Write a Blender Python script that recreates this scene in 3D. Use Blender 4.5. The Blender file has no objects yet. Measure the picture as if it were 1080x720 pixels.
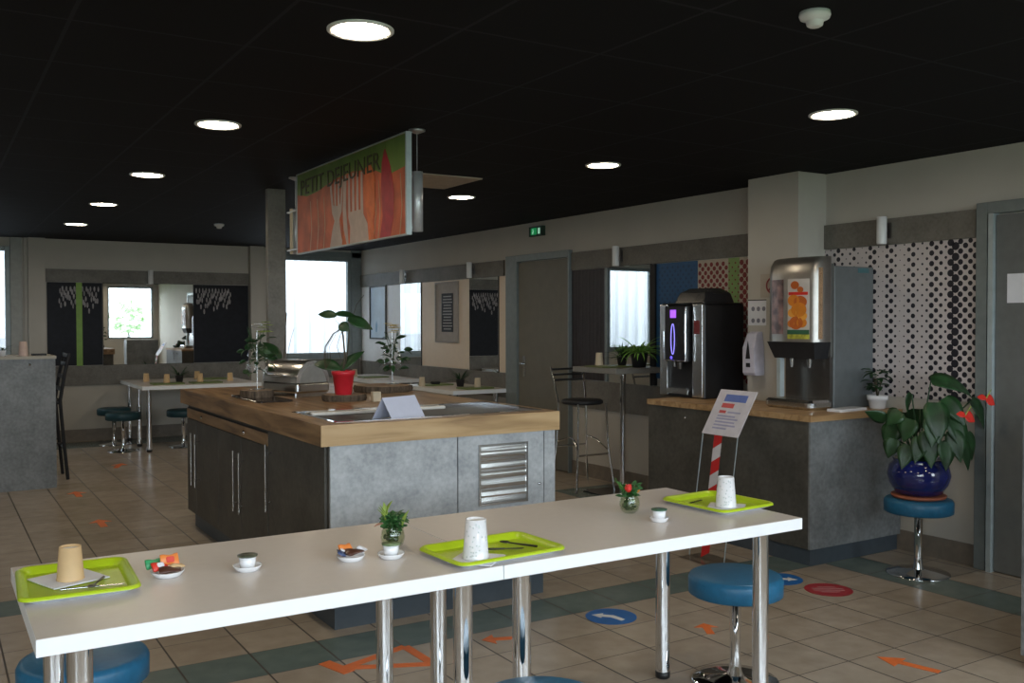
import bpy, math, random
from mathutils import Vector, Matrix
random.seed(7)
S = bpy.context.scene
R = math.radians
# ------------------------------------------------------------------ camera, sky, exposure
cam_d = bpy.data.cameras.new('camera'); cam = bpy.data.objects.new('camera', cam_d)
S.collection.objects.link(cam); S.camera = cam
_y, _p, _r = R(31.627), R(1.227), R(-0.123)
_f = Vector((math.sin(_y)*math.cos(_p), math.cos(_y)*math.cos(_p), -math.sin(_p)))
_rt = Vector((math.cos(_y), -math.sin(_y), 0)); _up = _rt.cross(_f)
RT = _rt*math.cos(_r)+_up*math.sin(_r); UP = _up*math.cos(_r)-_rt*math.sin(_r)
m = Matrix((RT, UP, -_f)).transposed().to_4x4(); m.translation = (0, 0, 1.5)
cam.matrix_world = m
cam_d.sensor_width = 36; cam_d.lens = 1002.4*36/1080; cam_d.clip_start = 0.05; cam_d.clip_end = 300
w = bpy.data.worlds.new('sky'); S.world = w; w.use_nodes = True
bg = w.node_tree.nodes['Background']; bg.inputs[0].default_value = (0.82, 0.91, 1.0, 1); bg.inputs[1].default_value = 7.6
S.view_settings.view_transform = 'Standard'; S.view_settings.look = 'None'
S.view_settings.exposure = 0.58; S.view_settings.gamma = 1; S.view_settings.use_curve_mapping = False
S.cycles.max_bounces = 10; S.cycles.diffuse_bounces = 5; S.cycles.glossy_bounces = 5
S.cycles.transparent_max_bounces = 16; S.cycles.transmission_bounces = 8
S.cycles.sample_clamp_indirect = 4.0; S.cycles.use_denoising = True
LAMP_L = 40.0
XW, YB, YF, XL, ZC = 5.424, 13.03, -1.3, -4.0, 2.531
FRONT_WINDOWS = [(-3.6, -1.7), (-1.5, 0.3), (0.5, 2.2), (2.35, 3.9), (4.12, 5.28)]
BACK_WINDOWS = [(-0.95, 0.87), (4.08, 5.27)]
def portal(x0, x1, z0, z1, y, rx):
    l = bpy.data.lights.new('daylight', 'AREA'); l.shape = 'RECTANGLE'; l.size = x1-x0; l.size_y = z1-z0
    l.cycles.is_portal = True
    o = bpy.data.objects.new('window_daylight', l); S.collection.objects.link(o)
    o.location = ((x0+x1)/2, y, (z0+z1)/2); o.rotation_euler = (rx, 0, 0)
for a, b in FRONT_WINDOWS: portal(a, b, 1.05, 2.45, YF-0.12, R(90))
for a, b in BACK_WINDOWS: portal(a, b, 1.0, 2.42, YB+0.12, R(-90))

# ------------------------------------------------------------------ helpers
class MB:
    def __init__(s): s.v = []; s.f = []; s.mi = []; s.sm = []; s.cur = 0
    def add(s, vs, fs, smooth=False):
        b = len(s.v); s.v += [tuple(x) for x in vs]
        for f in fs: s.f.append(tuple(b+i for i in f)); s.mi.append(s.cur); s.sm.append(smooth)
        return s
    def mat(s, i): s.cur = i; return s
    def box(s, a, b, smooth=False):
        (x0, y0, z0), (x1, y1, z1) = [tuple(map(min, zip(a, b))), tuple(map(max, zip(a, b)))]
        v = [(x0,y0,z0),(x1,y0,z0),(x1,y1,z0),(x0,y1,z0),(x0,y0,z1),(x1,y0,z1),(x1,y1,z1),(x0,y1,z1)]
        return s.add(v, [(0,3,2,1),(4,5,6,7),(0,1,5,4),(1,2,6,5),(2,3,7,6),(3,0,4,7)])
    def rbox(s, a, b, r, seg=4):        # box with rounded vertical corners and a softened rim
        x0,y0,z0 = map(min, zip(a,b)); x1,y1,z1 = map(max, zip(a,b))
        e = min(r*0.35, (z1-z0)*0.3)
        rings = []
        for z, ins in ((z0, e), (z0+e, 0), (z1-e, 0), (z1, e)):
            ring = []
            for cx, cy, a0 in ((x1-r, y1-r, 0), (x0+r, y1-r, 90), (x0+r, y0+r, 180), (x1-r, y0+r, 270)):
                for k in range(seg+1):
                    t = R(a0+90*k/seg); ring.append((cx+(r-ins)*math.cos(t), cy+(r-ins)*math.sin(t), z))
            rings.append(ring)
        return s.loft(rings, True, True, smooth=False)
    def loft(s, rings, closed=True, caps=True, smooth=True):
        n = len(rings[0]); vs = [p for r in rings for p in r]; fs = []
        for i in range(len(rings)-1):
            for j in range(n if closed else n-1):
                k = (j+1) % n
                fs.append((i*n+j, i*n+k, (i+1)*n+k, (i+1)*n+j))
        s.add(vs, fs, smooth)
        if caps:
            s.add(rings[0], [tuple(reversed(range(n)))]); s.add(rings[-1], [tuple(range(n))])
        return s
    def lathe(s, prof, c=(0,0,0), seg=28, smooth=True, caps=True):
        rings = [[(c[0]+r*math.cos(2*math.pi*k/seg), c[1]+r*math.sin(2*math.pi*k/seg), c[2]+z) for k in range(seg)] for r, z in prof]
        return s.loft(rings, True, caps, smooth)
    def cyl(s, p0, p1, r0, r1=None, seg=14, caps=True):
        return s.tube([p0, p1], [r0, r0 if r1 is None else r1], seg, caps)
    def tube(s, pts, r, seg=10, caps=True):
        pts = [Vector(p) for p in pts]; n = len(pts)
        rr = r if isinstance(r, (list, tuple)) else [r]*n
        rings = []; prev = None
        for i, p in enumerate(pts):
            d = (pts[min(i+1, n-1)]-pts[max(i-1, 0)]).normalized()
            if prev is None:
                a = Vector((0,0,1)) if abs(d.z) < .9 else Vector((1,0,0)); u = d.cross(a).normalized()
            else: u = (prev - d*prev.dot(d)).normalized()
            prev = u; v = d.cross(u)
            rings.append([tuple(p+(u*math.cos(2*math.pi*k/seg)+v*math.sin(2*math.pi*k/seg))*rr[i]) for k in range(seg)])
        return s.loft(rings, True, caps, True)
    def ball(s, c, rx, ry=None, rz=None, seg=12, rings=8):
        ry = ry or rx; rz = rz or rx
        rs = []
        for i in range(rings+1):
            t = math.pi*i/rings; q = max(math.sin(t), 0.02)
            rs.append([(c[0]+rx*q*math.cos(2*math.pi*k/seg), c[1]+ry*q*math.sin(2*math.pi*k/seg), c[2]-rz*math.cos(t)) for k in range(seg)])
        return s.loft(rs, True, True, True)
    def prism(s, poly, t, frame):       # poly in (u,v); frame = origin, u axis, v axis; t = thickness along u x v
        o, U, V = [Vector(x) for x in frame]; N = U.cross(V).normalized()*t
        a = [o+U*p[0]+V*p[1] for p in poly]; b = [q+N for q in a]
        return s.loft([a, b], True, True, False)
    def disc(s, c, r, frame, t=0.001, seg=12, ry=None):
        return s.prism([(c[0]+r*math.cos(2*math.pi*k/seg), c[1]+(ry or r)*math.sin(2*math.pi*k/seg)) for k in range(seg)], t, frame)
    def leaf(s, base, d, L, W, droop=0.6, fold=0.25, n=7, roll=0.0, heart=False):
        base = Vector(base); d = Vector(d).normalized()
        side = d.cross(Vector((0,0,1)))
        side = side.normalized() if side.length > 1e-3 else Vector((1,0,0))
        side = Matrix.Rotation(roll, 3, d) @ side
        p = base.copy(); rings = []; cur = d.copy()
        for i in range(n+1):
            t = i/n
            wd = W*0.5*(math.sin(math.pi*min(1, (t*0.93+0.07))**(0.62 if heart else 0.85)))
            up = side.cross(cur).normalized()
            row = [p-side*wd+up*wd*fold, p-side*wd*0.5+up*wd*fold*0.35, p.copy(), p+side*wd*0.5+up*wd*fold*0.35, p+side*wd+up*wd*fold]
            rings.append([tuple(q) for q in row]+[tuple(q-up*0.0015) for q in reversed(row)])
            cur = (Matrix.Rotation(-droop/n, 3, side) @ cur).normalized()
            p = p+cur*(L/n)
        return s.loft(rings, True, True, True)
    def build(s, name, mats, parent=None, loc=None, rz=0, bevel=0, **props):
        me = bpy.data.meshes.new(name); me.from_pydata(s.v, [], s.f)
        if not isinstance(mats, (list, tuple)): mats = [mats]
        for mm in mats: me.materials.append(mm)
        for p, i, sm in zip(me.polygons, s.mi, s.sm): p.material_index = min(i, len(mats)-1); p.use_smooth = sm
        me.validate(); me.update()
        import bmesh
        bm = bmesh.new(); bm.from_mesh(me); bmesh.ops.recalc_face_normals(bm, faces=bm.faces); bm.to_mesh(me); bm.free()
        o = bpy.data.objects.new(name, me); S.collection.objects.link(o)
        if parent is not None: o.parent = parent
        if loc: o.location = loc
        if rz: o.rotation_euler = (0, 0, rz)
        if bevel:
            b = o.modifiers.new('bevel', 'BEVEL'); b.width = bevel; b.segments = 2; b.limit_method = 'ANGLE'; b.angle_limit = R(40)
        for k, v in props.items(): o[k] = v
        return o
def thing(name, label, cat, loc=(0,0,0), rz=0, group=None):
    o = bpy.data.objects.new(name, None); S.collection.objects.link(o); o.empty_display_size = .1
    o.location = loc; o.rotation_euler = (0,0,rz); o['label'] = label; o['category'] = cat
    if group: o['group'] = group
    return o
def tag(o, label, cat, group=None, kind=None):
    o['label'] = label; o['category'] = cat
    if group: o['group'] = group
    if kind: o['kind'] = kind
    return o
def struct(mb, name, mats, bevel=0, **k):
    o = mb.build(name, mats, bevel=bevel, **k); o['kind'] = 'structure'; return o
def dup(root, loc, label, rz=None, group=None):
    def cp(o, par):
        c = o.copy(); S.collection.objects.link(c)
        if par: c.parent = par
        for ch in [q for q in S.objects if q.parent == o]: cp(ch, c)
        return c
    r = cp(root, None); r.location = loc; r['label'] = label
    if rz is not None: r.rotation_euler = (0,0,rz)
    if group: r['group'] = group
    return r
def text_mesh(name, txt, size, mat, frame, parent=None, squash=1.0, ext=0.001, align='LEFT'):
    c = bpy.data.curves.new('lettering', 'FONT'); c.body = txt; c.size = size; c.extrude = ext; c.align_x = align
    c.resolution_u = 2
    t = bpy.data.objects.new('lettering', c); S.collection.objects.link(t)
    dg = bpy.context.evaluated_depsgraph_get(); me = bpy.data.meshes.new_from_object(t.evaluated_get(dg))
    bpy.data.objects.remove(t)
    o_, U, V = [Vector(x) for x in frame]; U.normalize(); V.normalize(); N = U.cross(V)
    mm = Matrix((U, V, N)).transposed().to_4x4(); mm.translation = o_
    me.transform(mm @ Matrix.Diagonal((squash, 1, 1, 1)))
    me.materials.clear(); me.materials.append(mat)
    o = bpy.data.objects.new(name, me); S.collection.objects.link(o)
    if parent is not None: o.parent = parent
    return o

# ------------------------------------------------------------------ materials
def base(name):
    m = bpy.data.materials.new(name); m.use_nodes = True
    return m, m.node_tree.nodes, m.node_tree.links, m.node_tree.nodes['Principled BSDF']
def P(name, col, rough=0.5, metal=0.0, var=0.06, scale=18, bump=0.0, coat=0.0, spec=None):
    m, N, L, b = base(name)
    tc = N.new('ShaderNodeTexCoord'); no = N.new('ShaderNodeTexNoise'); no.inputs['Scale'].default_value = scale
    no.inputs['Detail'].default_value = 4
    L.new(tc.outputs['Object'], no.inputs['Vector'])
    r = N.new('ShaderNodeValToRGB')
    r.color_ramp.elements[0].position = .35; r.color_ramp.elements[1].position = .65
    r.color_ramp.elements[0].color = tuple(c*(1-var) for c in col)+(1,)
    r.color_ramp.elements[1].color = tuple(min(1, c*(1+var)) for c in col)+(1,)
    L.new(no.outputs['Fac'], r.inputs['Fac']); L.new(r.outputs['Color'], b.inputs['Base Color'])
    b.inputs['Roughness'].default_value = rough; b.inputs['Metallic'].default_value = metal
    if coat: b.inputs['Coat Weight'].default_value = coat; b.inputs['Coat Roughness'].default_value = .08
    if spec is not None: b.inputs['Specular IOR Level'].default_value = spec
    if bump:
        bn = N.new('ShaderNodeBump'); bn.inputs['Strength'].default_value = bump; bn.inputs['Distance'].default_value = .01
        L.new(no.outputs['Fac'], bn.inputs['Height']); L.new(bn.outputs['Normal'], b.inputs['Normal'])
    return m
def concrete(name, lo, hi, scale=5, rough=.55):
    m, N, L, b = base(name)
    tc = N.new('ShaderNodeTexCoord')
    n1 = N.new('ShaderNodeTexNoise'); n1.inputs['Scale'].default_value = scale; n1.inputs['Detail'].default_value = 8; n1.inputs['Roughness'].default_value = .65
    n2 = N.new('ShaderNodeTexNoise'); n2.inputs['Scale'].default_value = scale*9; n2.inputs['Detail'].default_value = 3
    mx = N.new('ShaderNodeMix'); mx.data_type = 'FLOAT'; mx.inputs[0].default_value = .35
    for n in (n1, n2): L.new(tc.outputs['Object'], n.inputs['Vector'])
    L.new(n1.outputs['Fac'], mx.inputs[2]); L.new(n2.outputs['Fac'], mx.inputs[3])
    r = N.new('ShaderNodeValToRGB'); r.color_ramp.elements[0].position = .36; r.color_ramp.elements[1].position = .62
    r.color_ramp.elements[0].color = lo+(1,); r.color_ramp.elements[1].color = hi+(1,)
    L.new(mx.outputs[0], r.inputs['Fac']); L.new(r.outputs['Color'], b.inputs['Base Color'])
    b.inputs['Roughness'].default_value = rough
    return m
def wood(name, lo, mid, hi, axis='X', scale=2.2, rough=.45):
    m, N, L, b = base(name)
    tc = N.new('ShaderNodeTexCoord'); mp = N.new('ShaderNodeMapping')
    sc = {'X': (1.0, 9, 9), 'Y': (9, 1.0, 9), 'Z': (9, 9, 1.0)}[axis]
    mp.inputs['Scale'].default_value = sc
    n1 = N.new('ShaderNodeTexNoise'); n1.inputs['Scale'].default_value = scale; n1.inputs['Detail'].default_value = 7; n1.inputs['Distortion'].default_value = .6
    L.new(tc.outputs['Object'], mp.inputs['Vector']); L.new(mp.outputs['Vector'], n1.inputs['Vector'])
    r = N.new('ShaderNodeValToRGB'); e = r.color_ramp.elements
    e[0].position = .3; e[0].color = lo+(1,); e[1].position = .68; e[1].color = hi+(1,)
    k = e.new(.48); k.color = mid+(1,)
    L.new(n1.outputs['Fac'], r.inputs['Fac']); L.new(r.outputs['Color'], b.inputs['Base Color'])
    b.inputs['Roughness'].default_value = rough
    return m
def emit(name, col, st):
    m, N, L, b = base(name)
    b.inputs['Base Color'].default_value = (col[0]*.5, col[1]*.5, col[2]*.5, 1)
    b.inputs['Emission Color'].default_value = col+(1,); b.inputs['Emission Strength'].default_value = st
    return m
def clear(name, tint=(1,1,1), gloss=.08, rough=.03):
    m, N, L, b = base(name); N.remove(b)
    t = N.new('ShaderNodeBsdfTransparent'); t.inputs[0].default_value = tint+(1,)
    g = N.new('ShaderNodeBsdfGlossy'); g.inputs['Roughness'].default_value = rough
    lw = N.new('ShaderNodeLayerWeight'); lw.inputs[0].default_value = .5
    pw = N.new('ShaderNodeMath'); pw.operation = 'POWER'; pw.inputs[1].default_value = 4.0
    ma = N.new('ShaderNodeMath'); ma.operation = 'MULTIPLY_ADD'; ma.inputs[1].default_value = .6; ma.inputs[2].default_value = .02+gloss*.3
    mx = N.new('ShaderNodeMixShader'); L.new(lw.outputs['Facing'], pw.inputs[0]); L.new(pw.outputs[0], ma.inputs[0]); L.new(ma.outputs[0], mx.inputs[0])
    L.new(t.outputs[0], mx.inputs[1]); L.new(g.outputs[0], mx.inputs[2])
    L.new(mx.outputs[0], N['Material Output'].inputs[0])
    return m
def math_(N, L, op, a, b=None):
    n = N.new('ShaderNodeMath'); n.operation = op
    for i, x in enumerate((a, b)):
        if x is None: continue
        if isinstance(x, (int, float)): n.inputs[i].default_value = x
        else: L.new(x, n.inputs[i])
    return n.outputs[0]
def floor_mat():
    m, N, L, b = base('floor tiles')
    tc = N.new('ShaderNodeTexCoord'); sp = N.new('ShaderNodeSeparateXYZ'); L.new(tc.outputs['Object'], sp.inputs[0])
    M = lambda op, a, b2=None: math_(N, L, op, a, b2)
    TX, TY = .3165, .299
    u = M('DIVIDE', M('SUBTRACT', sp.outputs[0], 1.54), TX); v = M('DIVIDE', M('SUBTRACT', sp.outputs[1], 3.66), TY)
    def joint(c, t, wdt):
        fr = M('FRACT', c); d = M('MINIMUM', fr, M('SUBTRACT', 1, fr)); return M('LESS_THAN', d, wdt/t/2)
    j = M('MAXIMUM', joint(u, TX, .008), joint(v, TY, .0045))
    cu = M('FLOOR', u); cv = M('FLOOR', v)
    def rng(x, a, c): return M('MULTIPLY', M('GREATER_THAN', x, a), M('LESS_THAN', x, c))
    # green grey border rows of the tiling
    s1 = M('MULTIPLY', rng(cv, .5, 1.5), M('LESS_THAN', cu, 11.5))          # row in front of the buffet
    s2 = M('MULTIPLY', rng(cu, 9.5, 10.5), M('LESS_THAN', cv, 1.5))         # along the right wall
    s3 = M('MULTIPLY', rng(cv, 5.5, 6.5), M('LESS_THAN', cu, -3.5))
    s4 = rng(cv, 28.5, 30.5)
    s5 = M('MULTIPLY', rng(cu, 9.5, 11.5), rng(cv, 8.5, 10.5))
    st = M('MAXIMUM', M('MAXIMUM', M('MAXIMUM', s1, s2), M('MAXIMUM', s3, s4)), s5)
    wn = N.new('ShaderNodeTexWhiteNoise'); wn.noise_dimensions = '2D'
    cb = N.new('ShaderNodeCombineXYZ'); L.new(cu, cb.inputs[0]); L.new(cv, cb.inputs[1]); L.new(cb.outputs[0], wn.inputs['Vector'])
    no = N.new('ShaderNodeTexNoise'); no.inputs['Scale'].default_value = 9; no.inputs['Detail'].default_value = 6; L.new(tc.outputs['Object'], no.inputs['Vector'])
    val = M('ADD', M('MULTIPLY', wn.outputs['Value'], .25), M('MULTIPLY', no.outputs['Fac'], .8))
    def ramp(a, c):
        r = N.new('ShaderNodeValToRGB'); r.color_ramp.elements[0].position = .25; r.color_ramp.elements[1].position = .8
        r.color_ramp.elements[0].color = a+(1,); r.color_ramp.elements[1].color = c+(1,); L.new(val, r.inputs['Fac']); return r.outputs['Color']
    tan = ramp((.31, .25, .19), (.43, .36, .285)); teal = ramp((.10, .135, .125), (.155, .195, .18))
    def mix(f, a, c):
        x = N.new('ShaderNodeMix'); x.data_type = 'RGBA'
        L.new(f, x.inputs[0]); L.new(a, x.inputs[6])
        if isinstance(c, tuple): x.inputs[7].default_value = c
        else: L.new(c, x.inputs[7])
        return x.outputs[2]
    L.new(mix(j, mix(st, tan, teal), (.05, .04, .034, 1)), b.inputs['Base Color'])
    rr = M('ADD', M('MULTIPLY', j, .4), .26); L.new(rr, b.inputs['Roughness'])
    bn = N.new('ShaderNodeBump'); bn.inputs['Strength'].default_value = .5; bn.inputs['Distance'].default_value = .003
    L.new(M('SUBTRACT', 1, j), bn.inputs['Height']); L.new(bn.outputs['Normal'], b.inputs['Normal'])
    return m
def ceiling_mat():
    m, N, L, b = base('black ceiling tiles')
    tc = N.new('ShaderNodeTexCoord'); sp = N.new('ShaderNodeSeparateXYZ'); L.new(tc.outputs['Object'], sp.inputs[0])
    M = lambda op, a, b2=None: math_(N, L, op, a, b2)
    def joint(c, off, wd):
        fr = M('FRACT', M('DIVIDE', M('SUBTRACT', c, off), .6)); d = M('MINIMUM', fr, M('SUBTRACT', 1, fr)); return M('LESS_THAN', d, wd)
    j = M('MAXIMUM', joint(sp.outputs[0], .43, .012), joint(sp.outputs[1], 5.97, .012))
    x = N.new('ShaderNodeMix'); x.data_type = 'RGBA'; L.new(j, x.inputs[0])
    x.inputs[6].default_value = (.0048, .0048, .0072, 1); x.inputs[7].default_value = (.021, .021, .028, 1)
    L.new(x.outputs[2], b.inputs['Base Color']); b.inputs['Roughness'].default_value = .8
    b.inputs['Specular IOR Level'].default_value = .2
    return m

M_floor = floor_mat(); M_ceil = ceiling_mat()
M_wall = P('pale wall paint', (.50, .465, .41), .8, var=.03, scale=3)
M_white = P('white gloss paint', (.75, .75, .75), .4, var=.02)
M_conc_band = concrete('brown grey concrete laminate', (.115, .105, .088), (.185, .17, .145), 6)
M_conc = concrete('grey concrete laminate', (.125, .134, .137), (.235, .245, .25), 4.5, .5)
M_conc_lit = concrete('grey concrete laminate lit', (.27, .285, .30), (.46, .475, .49), 5, .5)  # same grey laminate lightened: daylight on the island front put into the colour
M_conc_shade = concrete('grey concrete laminate shaded', (.05, .046, .038), (.095, .088, .074), 4, .55)  # same grey laminate darkened: shade on the left-facing sides painted in
M_plinth = P('slate grey plinth', (.06, .075, .09), .5)
M_oak = wood('oak worktop', (.23, .125, .055), (.40, .245, .115), (.50, .33, .17), 'X')
M_oak_y = wood('oak worktop side grain', (.13, .07, .03), (.25, .145, .065), (.36, .22, .11), 'Y')
M_oak_face = wood('oak front board', (.24, .14, .06), (.42, .27, .125), (.52, .36, .19), 'X', 1.6)
M_bark = wood('log bark', (.03, .022, .015), (.08, .055, .035), (.14, .1, .07), 'Z', 6, .9)
M_logtop = wood('cut log', (.16, .10, .06), (.25, .16, .10), (.33, .23, .15), 'X', 3, .8)
M_base = P('brown skirting tile', (.20, .165, .13), .5, var=.1)
M_alu = P('brushed aluminium', (.55, .57, .58), .35, .9)
M_frame = P('grey aluminium frame', (.22, .25, .25), .45, .35)
M_frame_lt = P('light grey metal edge', (.42, .48, .49), .4, .3)
M_door = P('grey brown door', (.16, .15, .12), .6, var=.05, scale=9)
M_door2 = P('grey door leaf', (.13, .135, .13), .6, var=.05)
M_chrome = P('polished chrome', (.80, .81, .83), .07, 1.0, var=.01)
M_steel = P('stainless steel', (.62, .62, .61), .22, 1.0, var=.03)
M_darksteel = P('dark steel', (.16, .15, .14), .3, .9)
M_table = P('white laminate shaded top', (.66, .60, .555), .30, var=.015, scale=30)  # white table laminate, dimmed and warmed to paint in the weaker top light
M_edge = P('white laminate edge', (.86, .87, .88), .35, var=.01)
M_blue = P('petrol blue vinyl', (.015, .125, .24), .42, var=.08, bump=.05, scale=40)
M_blue_dk = P('dark teal vinyl', (.01, .05, .065), .45, var=.08)
M_green_tray = P('lime green plastic', (.42, .56, .015), .32, var=.03)
M_rim = P('pale tray rim', (.62, .66, .72), .3)
M_ceramic = P('white porcelain', (.82, .82, .84), .18, var=.01, coat=.3)
M_paper = P('white paper', (.74, .74, .78), .85, var=.02)
M_paper_lilac = P('bluish white paper', (.60, .62, .75), .85, var=.02)
M_kraft = P('tan paper cup', (.62, .42, .22), .6, var=.04)
M_cup_in = P('cup inside white', (.78, .76, .72), .5)
M_black = P('black plastic', (.009, .009, .010), .4, var=.2)
M_blackmat = P('matt black', (.012, .012, .014), .6, var=.2)
M_navy = P('very dark blue panel', (.008, .0085, .013), .5, var=.2, spec=.2)
M_darkwood = P('dark striped panel', (.022, .018, .018), .5, var=.3, scale=40)
M_mirror = P('mirror silvering', (.88, .90, .90), .015, 1.0, var=.0)
M_lime = P('lime strip', (.20, .36, .045), .5)
M_leaf = P('deep green leaf', (.014, .05, .014), .42, var=.35, scale=14)
M_leaf2 = P('fresh green leaf', (.07, .20, .035), .45, var=.3, scale=20)
M_leafy = P('yellow green leaf', (.22, .30, .05), .5, var=.2)
M_stem = P('brown stem', (.06, .045, .025), .7)
M_redpot = P('red ceramic pot', (.55, .018, .03), .35, var=.04)
M_bluepot = P('cobalt glazed pot', (.012, .018, .12), .1, var=.25, scale=6, coat=.6)
M_terra = P('terracotta saucer', (.33, .10, .05), .6)
M_soil = P('soil', (.03, .02, .014), .9, var=.4, bump=.4, scale=60)
M_red = P('red foil', (.68, .05, .03), .35)
M_redsatin = P('red petal', (.62, .03, .02), .35)
M_orange = P('orange foil', (.80, .24, .05), .4)
M_greenfoil = P('green foil', (.04, .32, .12), .4)
M_bluefoil = P('dark blue foil', (.03, .05, .13), .35)
M_brownfoil = P('chocolate brown foil', (.07, .025, .015), .35)
M_orangetape = P('orange floor tape', (.72, .16, .035), .5)
M_stickblue = P('blue floor sticker', (.015, .13, .42), .4)
M_stickred = P('red floor sticker', (.36, .02, .03), .4)
M_stickwhite = P('white floor print', (.72, .72, .72), .4)
M_yellow = P('yellow flower', (.62, .45, .10), .5)
M_glass = clear('clear glass'); M_glass_g = clear('green tinted glass', (.88, .92, .84), .12)
M_winglass = clear('window glass', (.96, .98, .98), .03, .02)
M_lens = emit('lit lamp lens', (1.0, .85, .63), LAMP_L)
M_beige = P('cream cardboard', (.55, .46, .33), .7)

# ------------------------------------------------------------------ room shell
struct(MB().box((XL-.2, YF-.2, -.12), (XW+.2, YB+.2, 0)), 'floor', M_floor)
struct(MB().box((XL-.2, YF-.2, ZC), (XW+.2, YB+.2, ZC+.12)), 'ceiling', M_ceil)
def wall_y(name, y0, y1, holes, z0, z1):
    b = MB(); xs = [XL-.2]
    for a, c in holes: xs += [a, c]
    xs.append(XW+.2)
    for i in range(0, len(xs), 2): b.box((xs[i], y0, 0), (xs[i+1], y1, ZC))
    for a, c in holes: b.box((a, y0, 0), (c, y1, z0)); b.box((a, y0, z1), (c, y1, ZC))
    return struct(b, name, M_wall)
wall_y('wall_back', YB, YB+.2, BACK_WINDOWS, 1.0, 2.42)
wall_y('wall_front', YF-.2, YF, FRONT_WINDOWS, 1.05, 2.45)
struct(MB().box((XL-.2, YF, 0), (XL, YB, ZC)), 'wall_left', M_wall)
struct(MB().box((XW, YF, 0), (XW+.2, YB, ZC)), 'wall_right', M_wall)
struct(MB().box((5.14, 4.57, 0), (XW, 5.04, ZC)), 'wall_pillar', M_wall)
struct(MB().box((1.06, YB-.1, 0), (1.25, YB, ZC)).box((1.02, YB-.03, 0), (1.06, YB, ZC)), 'wall_pilaster', M_wall)
struct(MB().box((3.77, YB-.12, 0), (3.96, YB, ZC)), 'wall_pilaster', M_wall)
n = 1
for a, c in BACK_WINDOWS:
    y = YB; fr = MB()
    t = .055
    for q in ((a, 1.0, a+t, 2.42), (c-t, 1.0, c, 2.42), (a+t, 1.0, c-t, 1.0+t), (a+t, 2.42-t, c-t, 2.42)):
        fr.box((q[0], y-.02, q[1]), (q[2], y+.06, q[3]))
    if c < 2: fr.box((-.1, y, 1.05), (-.06, y+.05, 2.37))
    o = struct(fr, 'window_%d' % n, M_frame, bevel=.004)
    MB().box((a+t, y+.02, 1.05), (c-t, y+.03, 2.37)).build('glass_pane', M_winglass, o)
    MB().box((a-.03, y-.05, .97), (c+.03, y+.0, 1.0)).build('window_sill', M_frame, o)
    n += 1
for a, c in FRONT_WINDOWS:
    fr = MB(); y = YF; t = .05
    for q in ((a, 1.05, a+t, 2.45), (c-t, 1.05, c, 2.45), (a+t, 1.05, c-t, 1.05+t), (a+t, 2.45-t, c-t, 2.45)):
        fr.box((q[0], y-.06, q[1]), (q[2], y+.02, q[3]))
    o = struct(fr, 'window_%d' % n, M_frame, bevel=.004)
    MB().box((a+t, y-.03, 1.1), (c-t, y-.02, 2.4)).build('glass_pane', M_winglass, o)
    n += 1
# frame uprights beside the corner window and the left window
struct(MB().box((5.27, YB-.03, .97), (XW, YB, ZC)).box((4.08, YB-.03, 2.42), (XW, YB, 2.50)), 'trim_1', M_frame, bevel=.004)
struct(MB().box((.87, YB-.03, .97), (1.0, YB, ZC)), 'trim_2', P('warm grey frame', (.36, .36, .33), .5), bevel=.004)
# concrete laminate bands
b = MB()
for y0, y1 in ((3.43, 4.66), (5.05, 7.66), (8.95, 13.0)): b.box((XW-.022, y0, 2.0), (XW, y1, 2.17))
struct(b, 'trim_3', M_conc_band)
b = MB()
for y0, y1 in ((5.47, 7.66), (8.86, 13.0)): b.box((XW-.022, y0, .66), (XW, y1, .93))
struct(b, 'trim_4', M_conc_band)
struct(MB().box((1.26, YB-.022, 2.0), (3.77, YB, 2.16)), 'trim_5', M_conc_band)
struct(MB().box((1.26, YB-.022, .70), (3.77, YB, .95)).box((3.97, YB-.022, .70), (XW-.03, YB, .96)), 'trim_6', M_conc_band)
b = MB()
for y0, y1 in ((3.42, 4.56), (5.46, 7.66), (8.86, YB-.03)): b.box((XW-.014, y0, 0), (XW, y1, .13))
struct(b, 'baseboard_right', M_base)
struct(MB().box((1.26, YB-.014, 0), (3.76, YB, .15)).box((3.97, YB-.014, 0), (XW-.02, YB, .15)), 'baseboard_back', M_base)
b = MB()
for y0, y1 in ((8.865, 9.065), (9.735, 11.0)): b.box((XW-.006, y0, .935), (XW, y1, 1.995))
struct(b, 'trim_9', P('warm cream wall panel', (.74, .61, .47), .45, var=.02))
struct(MB().box((XW-.006, 11.64, .935), (XW, 12.98, 1.995)), 'trim_10', P('wall panel paled for daylight', (.76, .75, .74), .3, var=.02))  # wall beside the corner window; its daylight is put into the paler colour
# doors in the right wall
def door(name, y0, y1, leafmat, hz, hy, wr=.07, wl=.07):
    fr = MB()
    for a, c in ((y0, y0+wr), (y1-wl, y1)): fr.box((XW-.05, a, 0), (XW, c, 2.2))
    fr.box((XW-.05, y0+wr, 2.13), (XW, y1-wl, 2.2))
    o = struct(fr, name, M_frame, bevel=.004)
    MB().box((XW-.062, y1-wl-.045, 0), (XW-.0, y1-wl-.015, 2.13)).build('door_stop', M_frame_lt if wl < .1 else M_frame, o)
    MB().box((XW-.035, y0+wr, .008), (XW, y1-wl-.05, 2.12)).build('door_leaf', leafmat, o)
    h = MB().box((XW-.043, hy-.02, hz-.11), (XW-.035, hy+.02, hz+.11))
    h.tube([(XW-.04, hy, hz+.03), (XW-.085, hy, hz+.03), (XW-.09, hy-.11, hz+.03)], .009)
    h.build('door_handle', M_steel, o)
    return o
door('door_1', 7.665, 8.86, M_door, 1.02, 8.5, .02, .20)
d2 = door('door_2', 2.3, 3.41, M_door2, 1.02, 2.42)
b = MB().box((XW-.038, 2.96, 1.60), (XW-.035, 3.22, 1.77))
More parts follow.
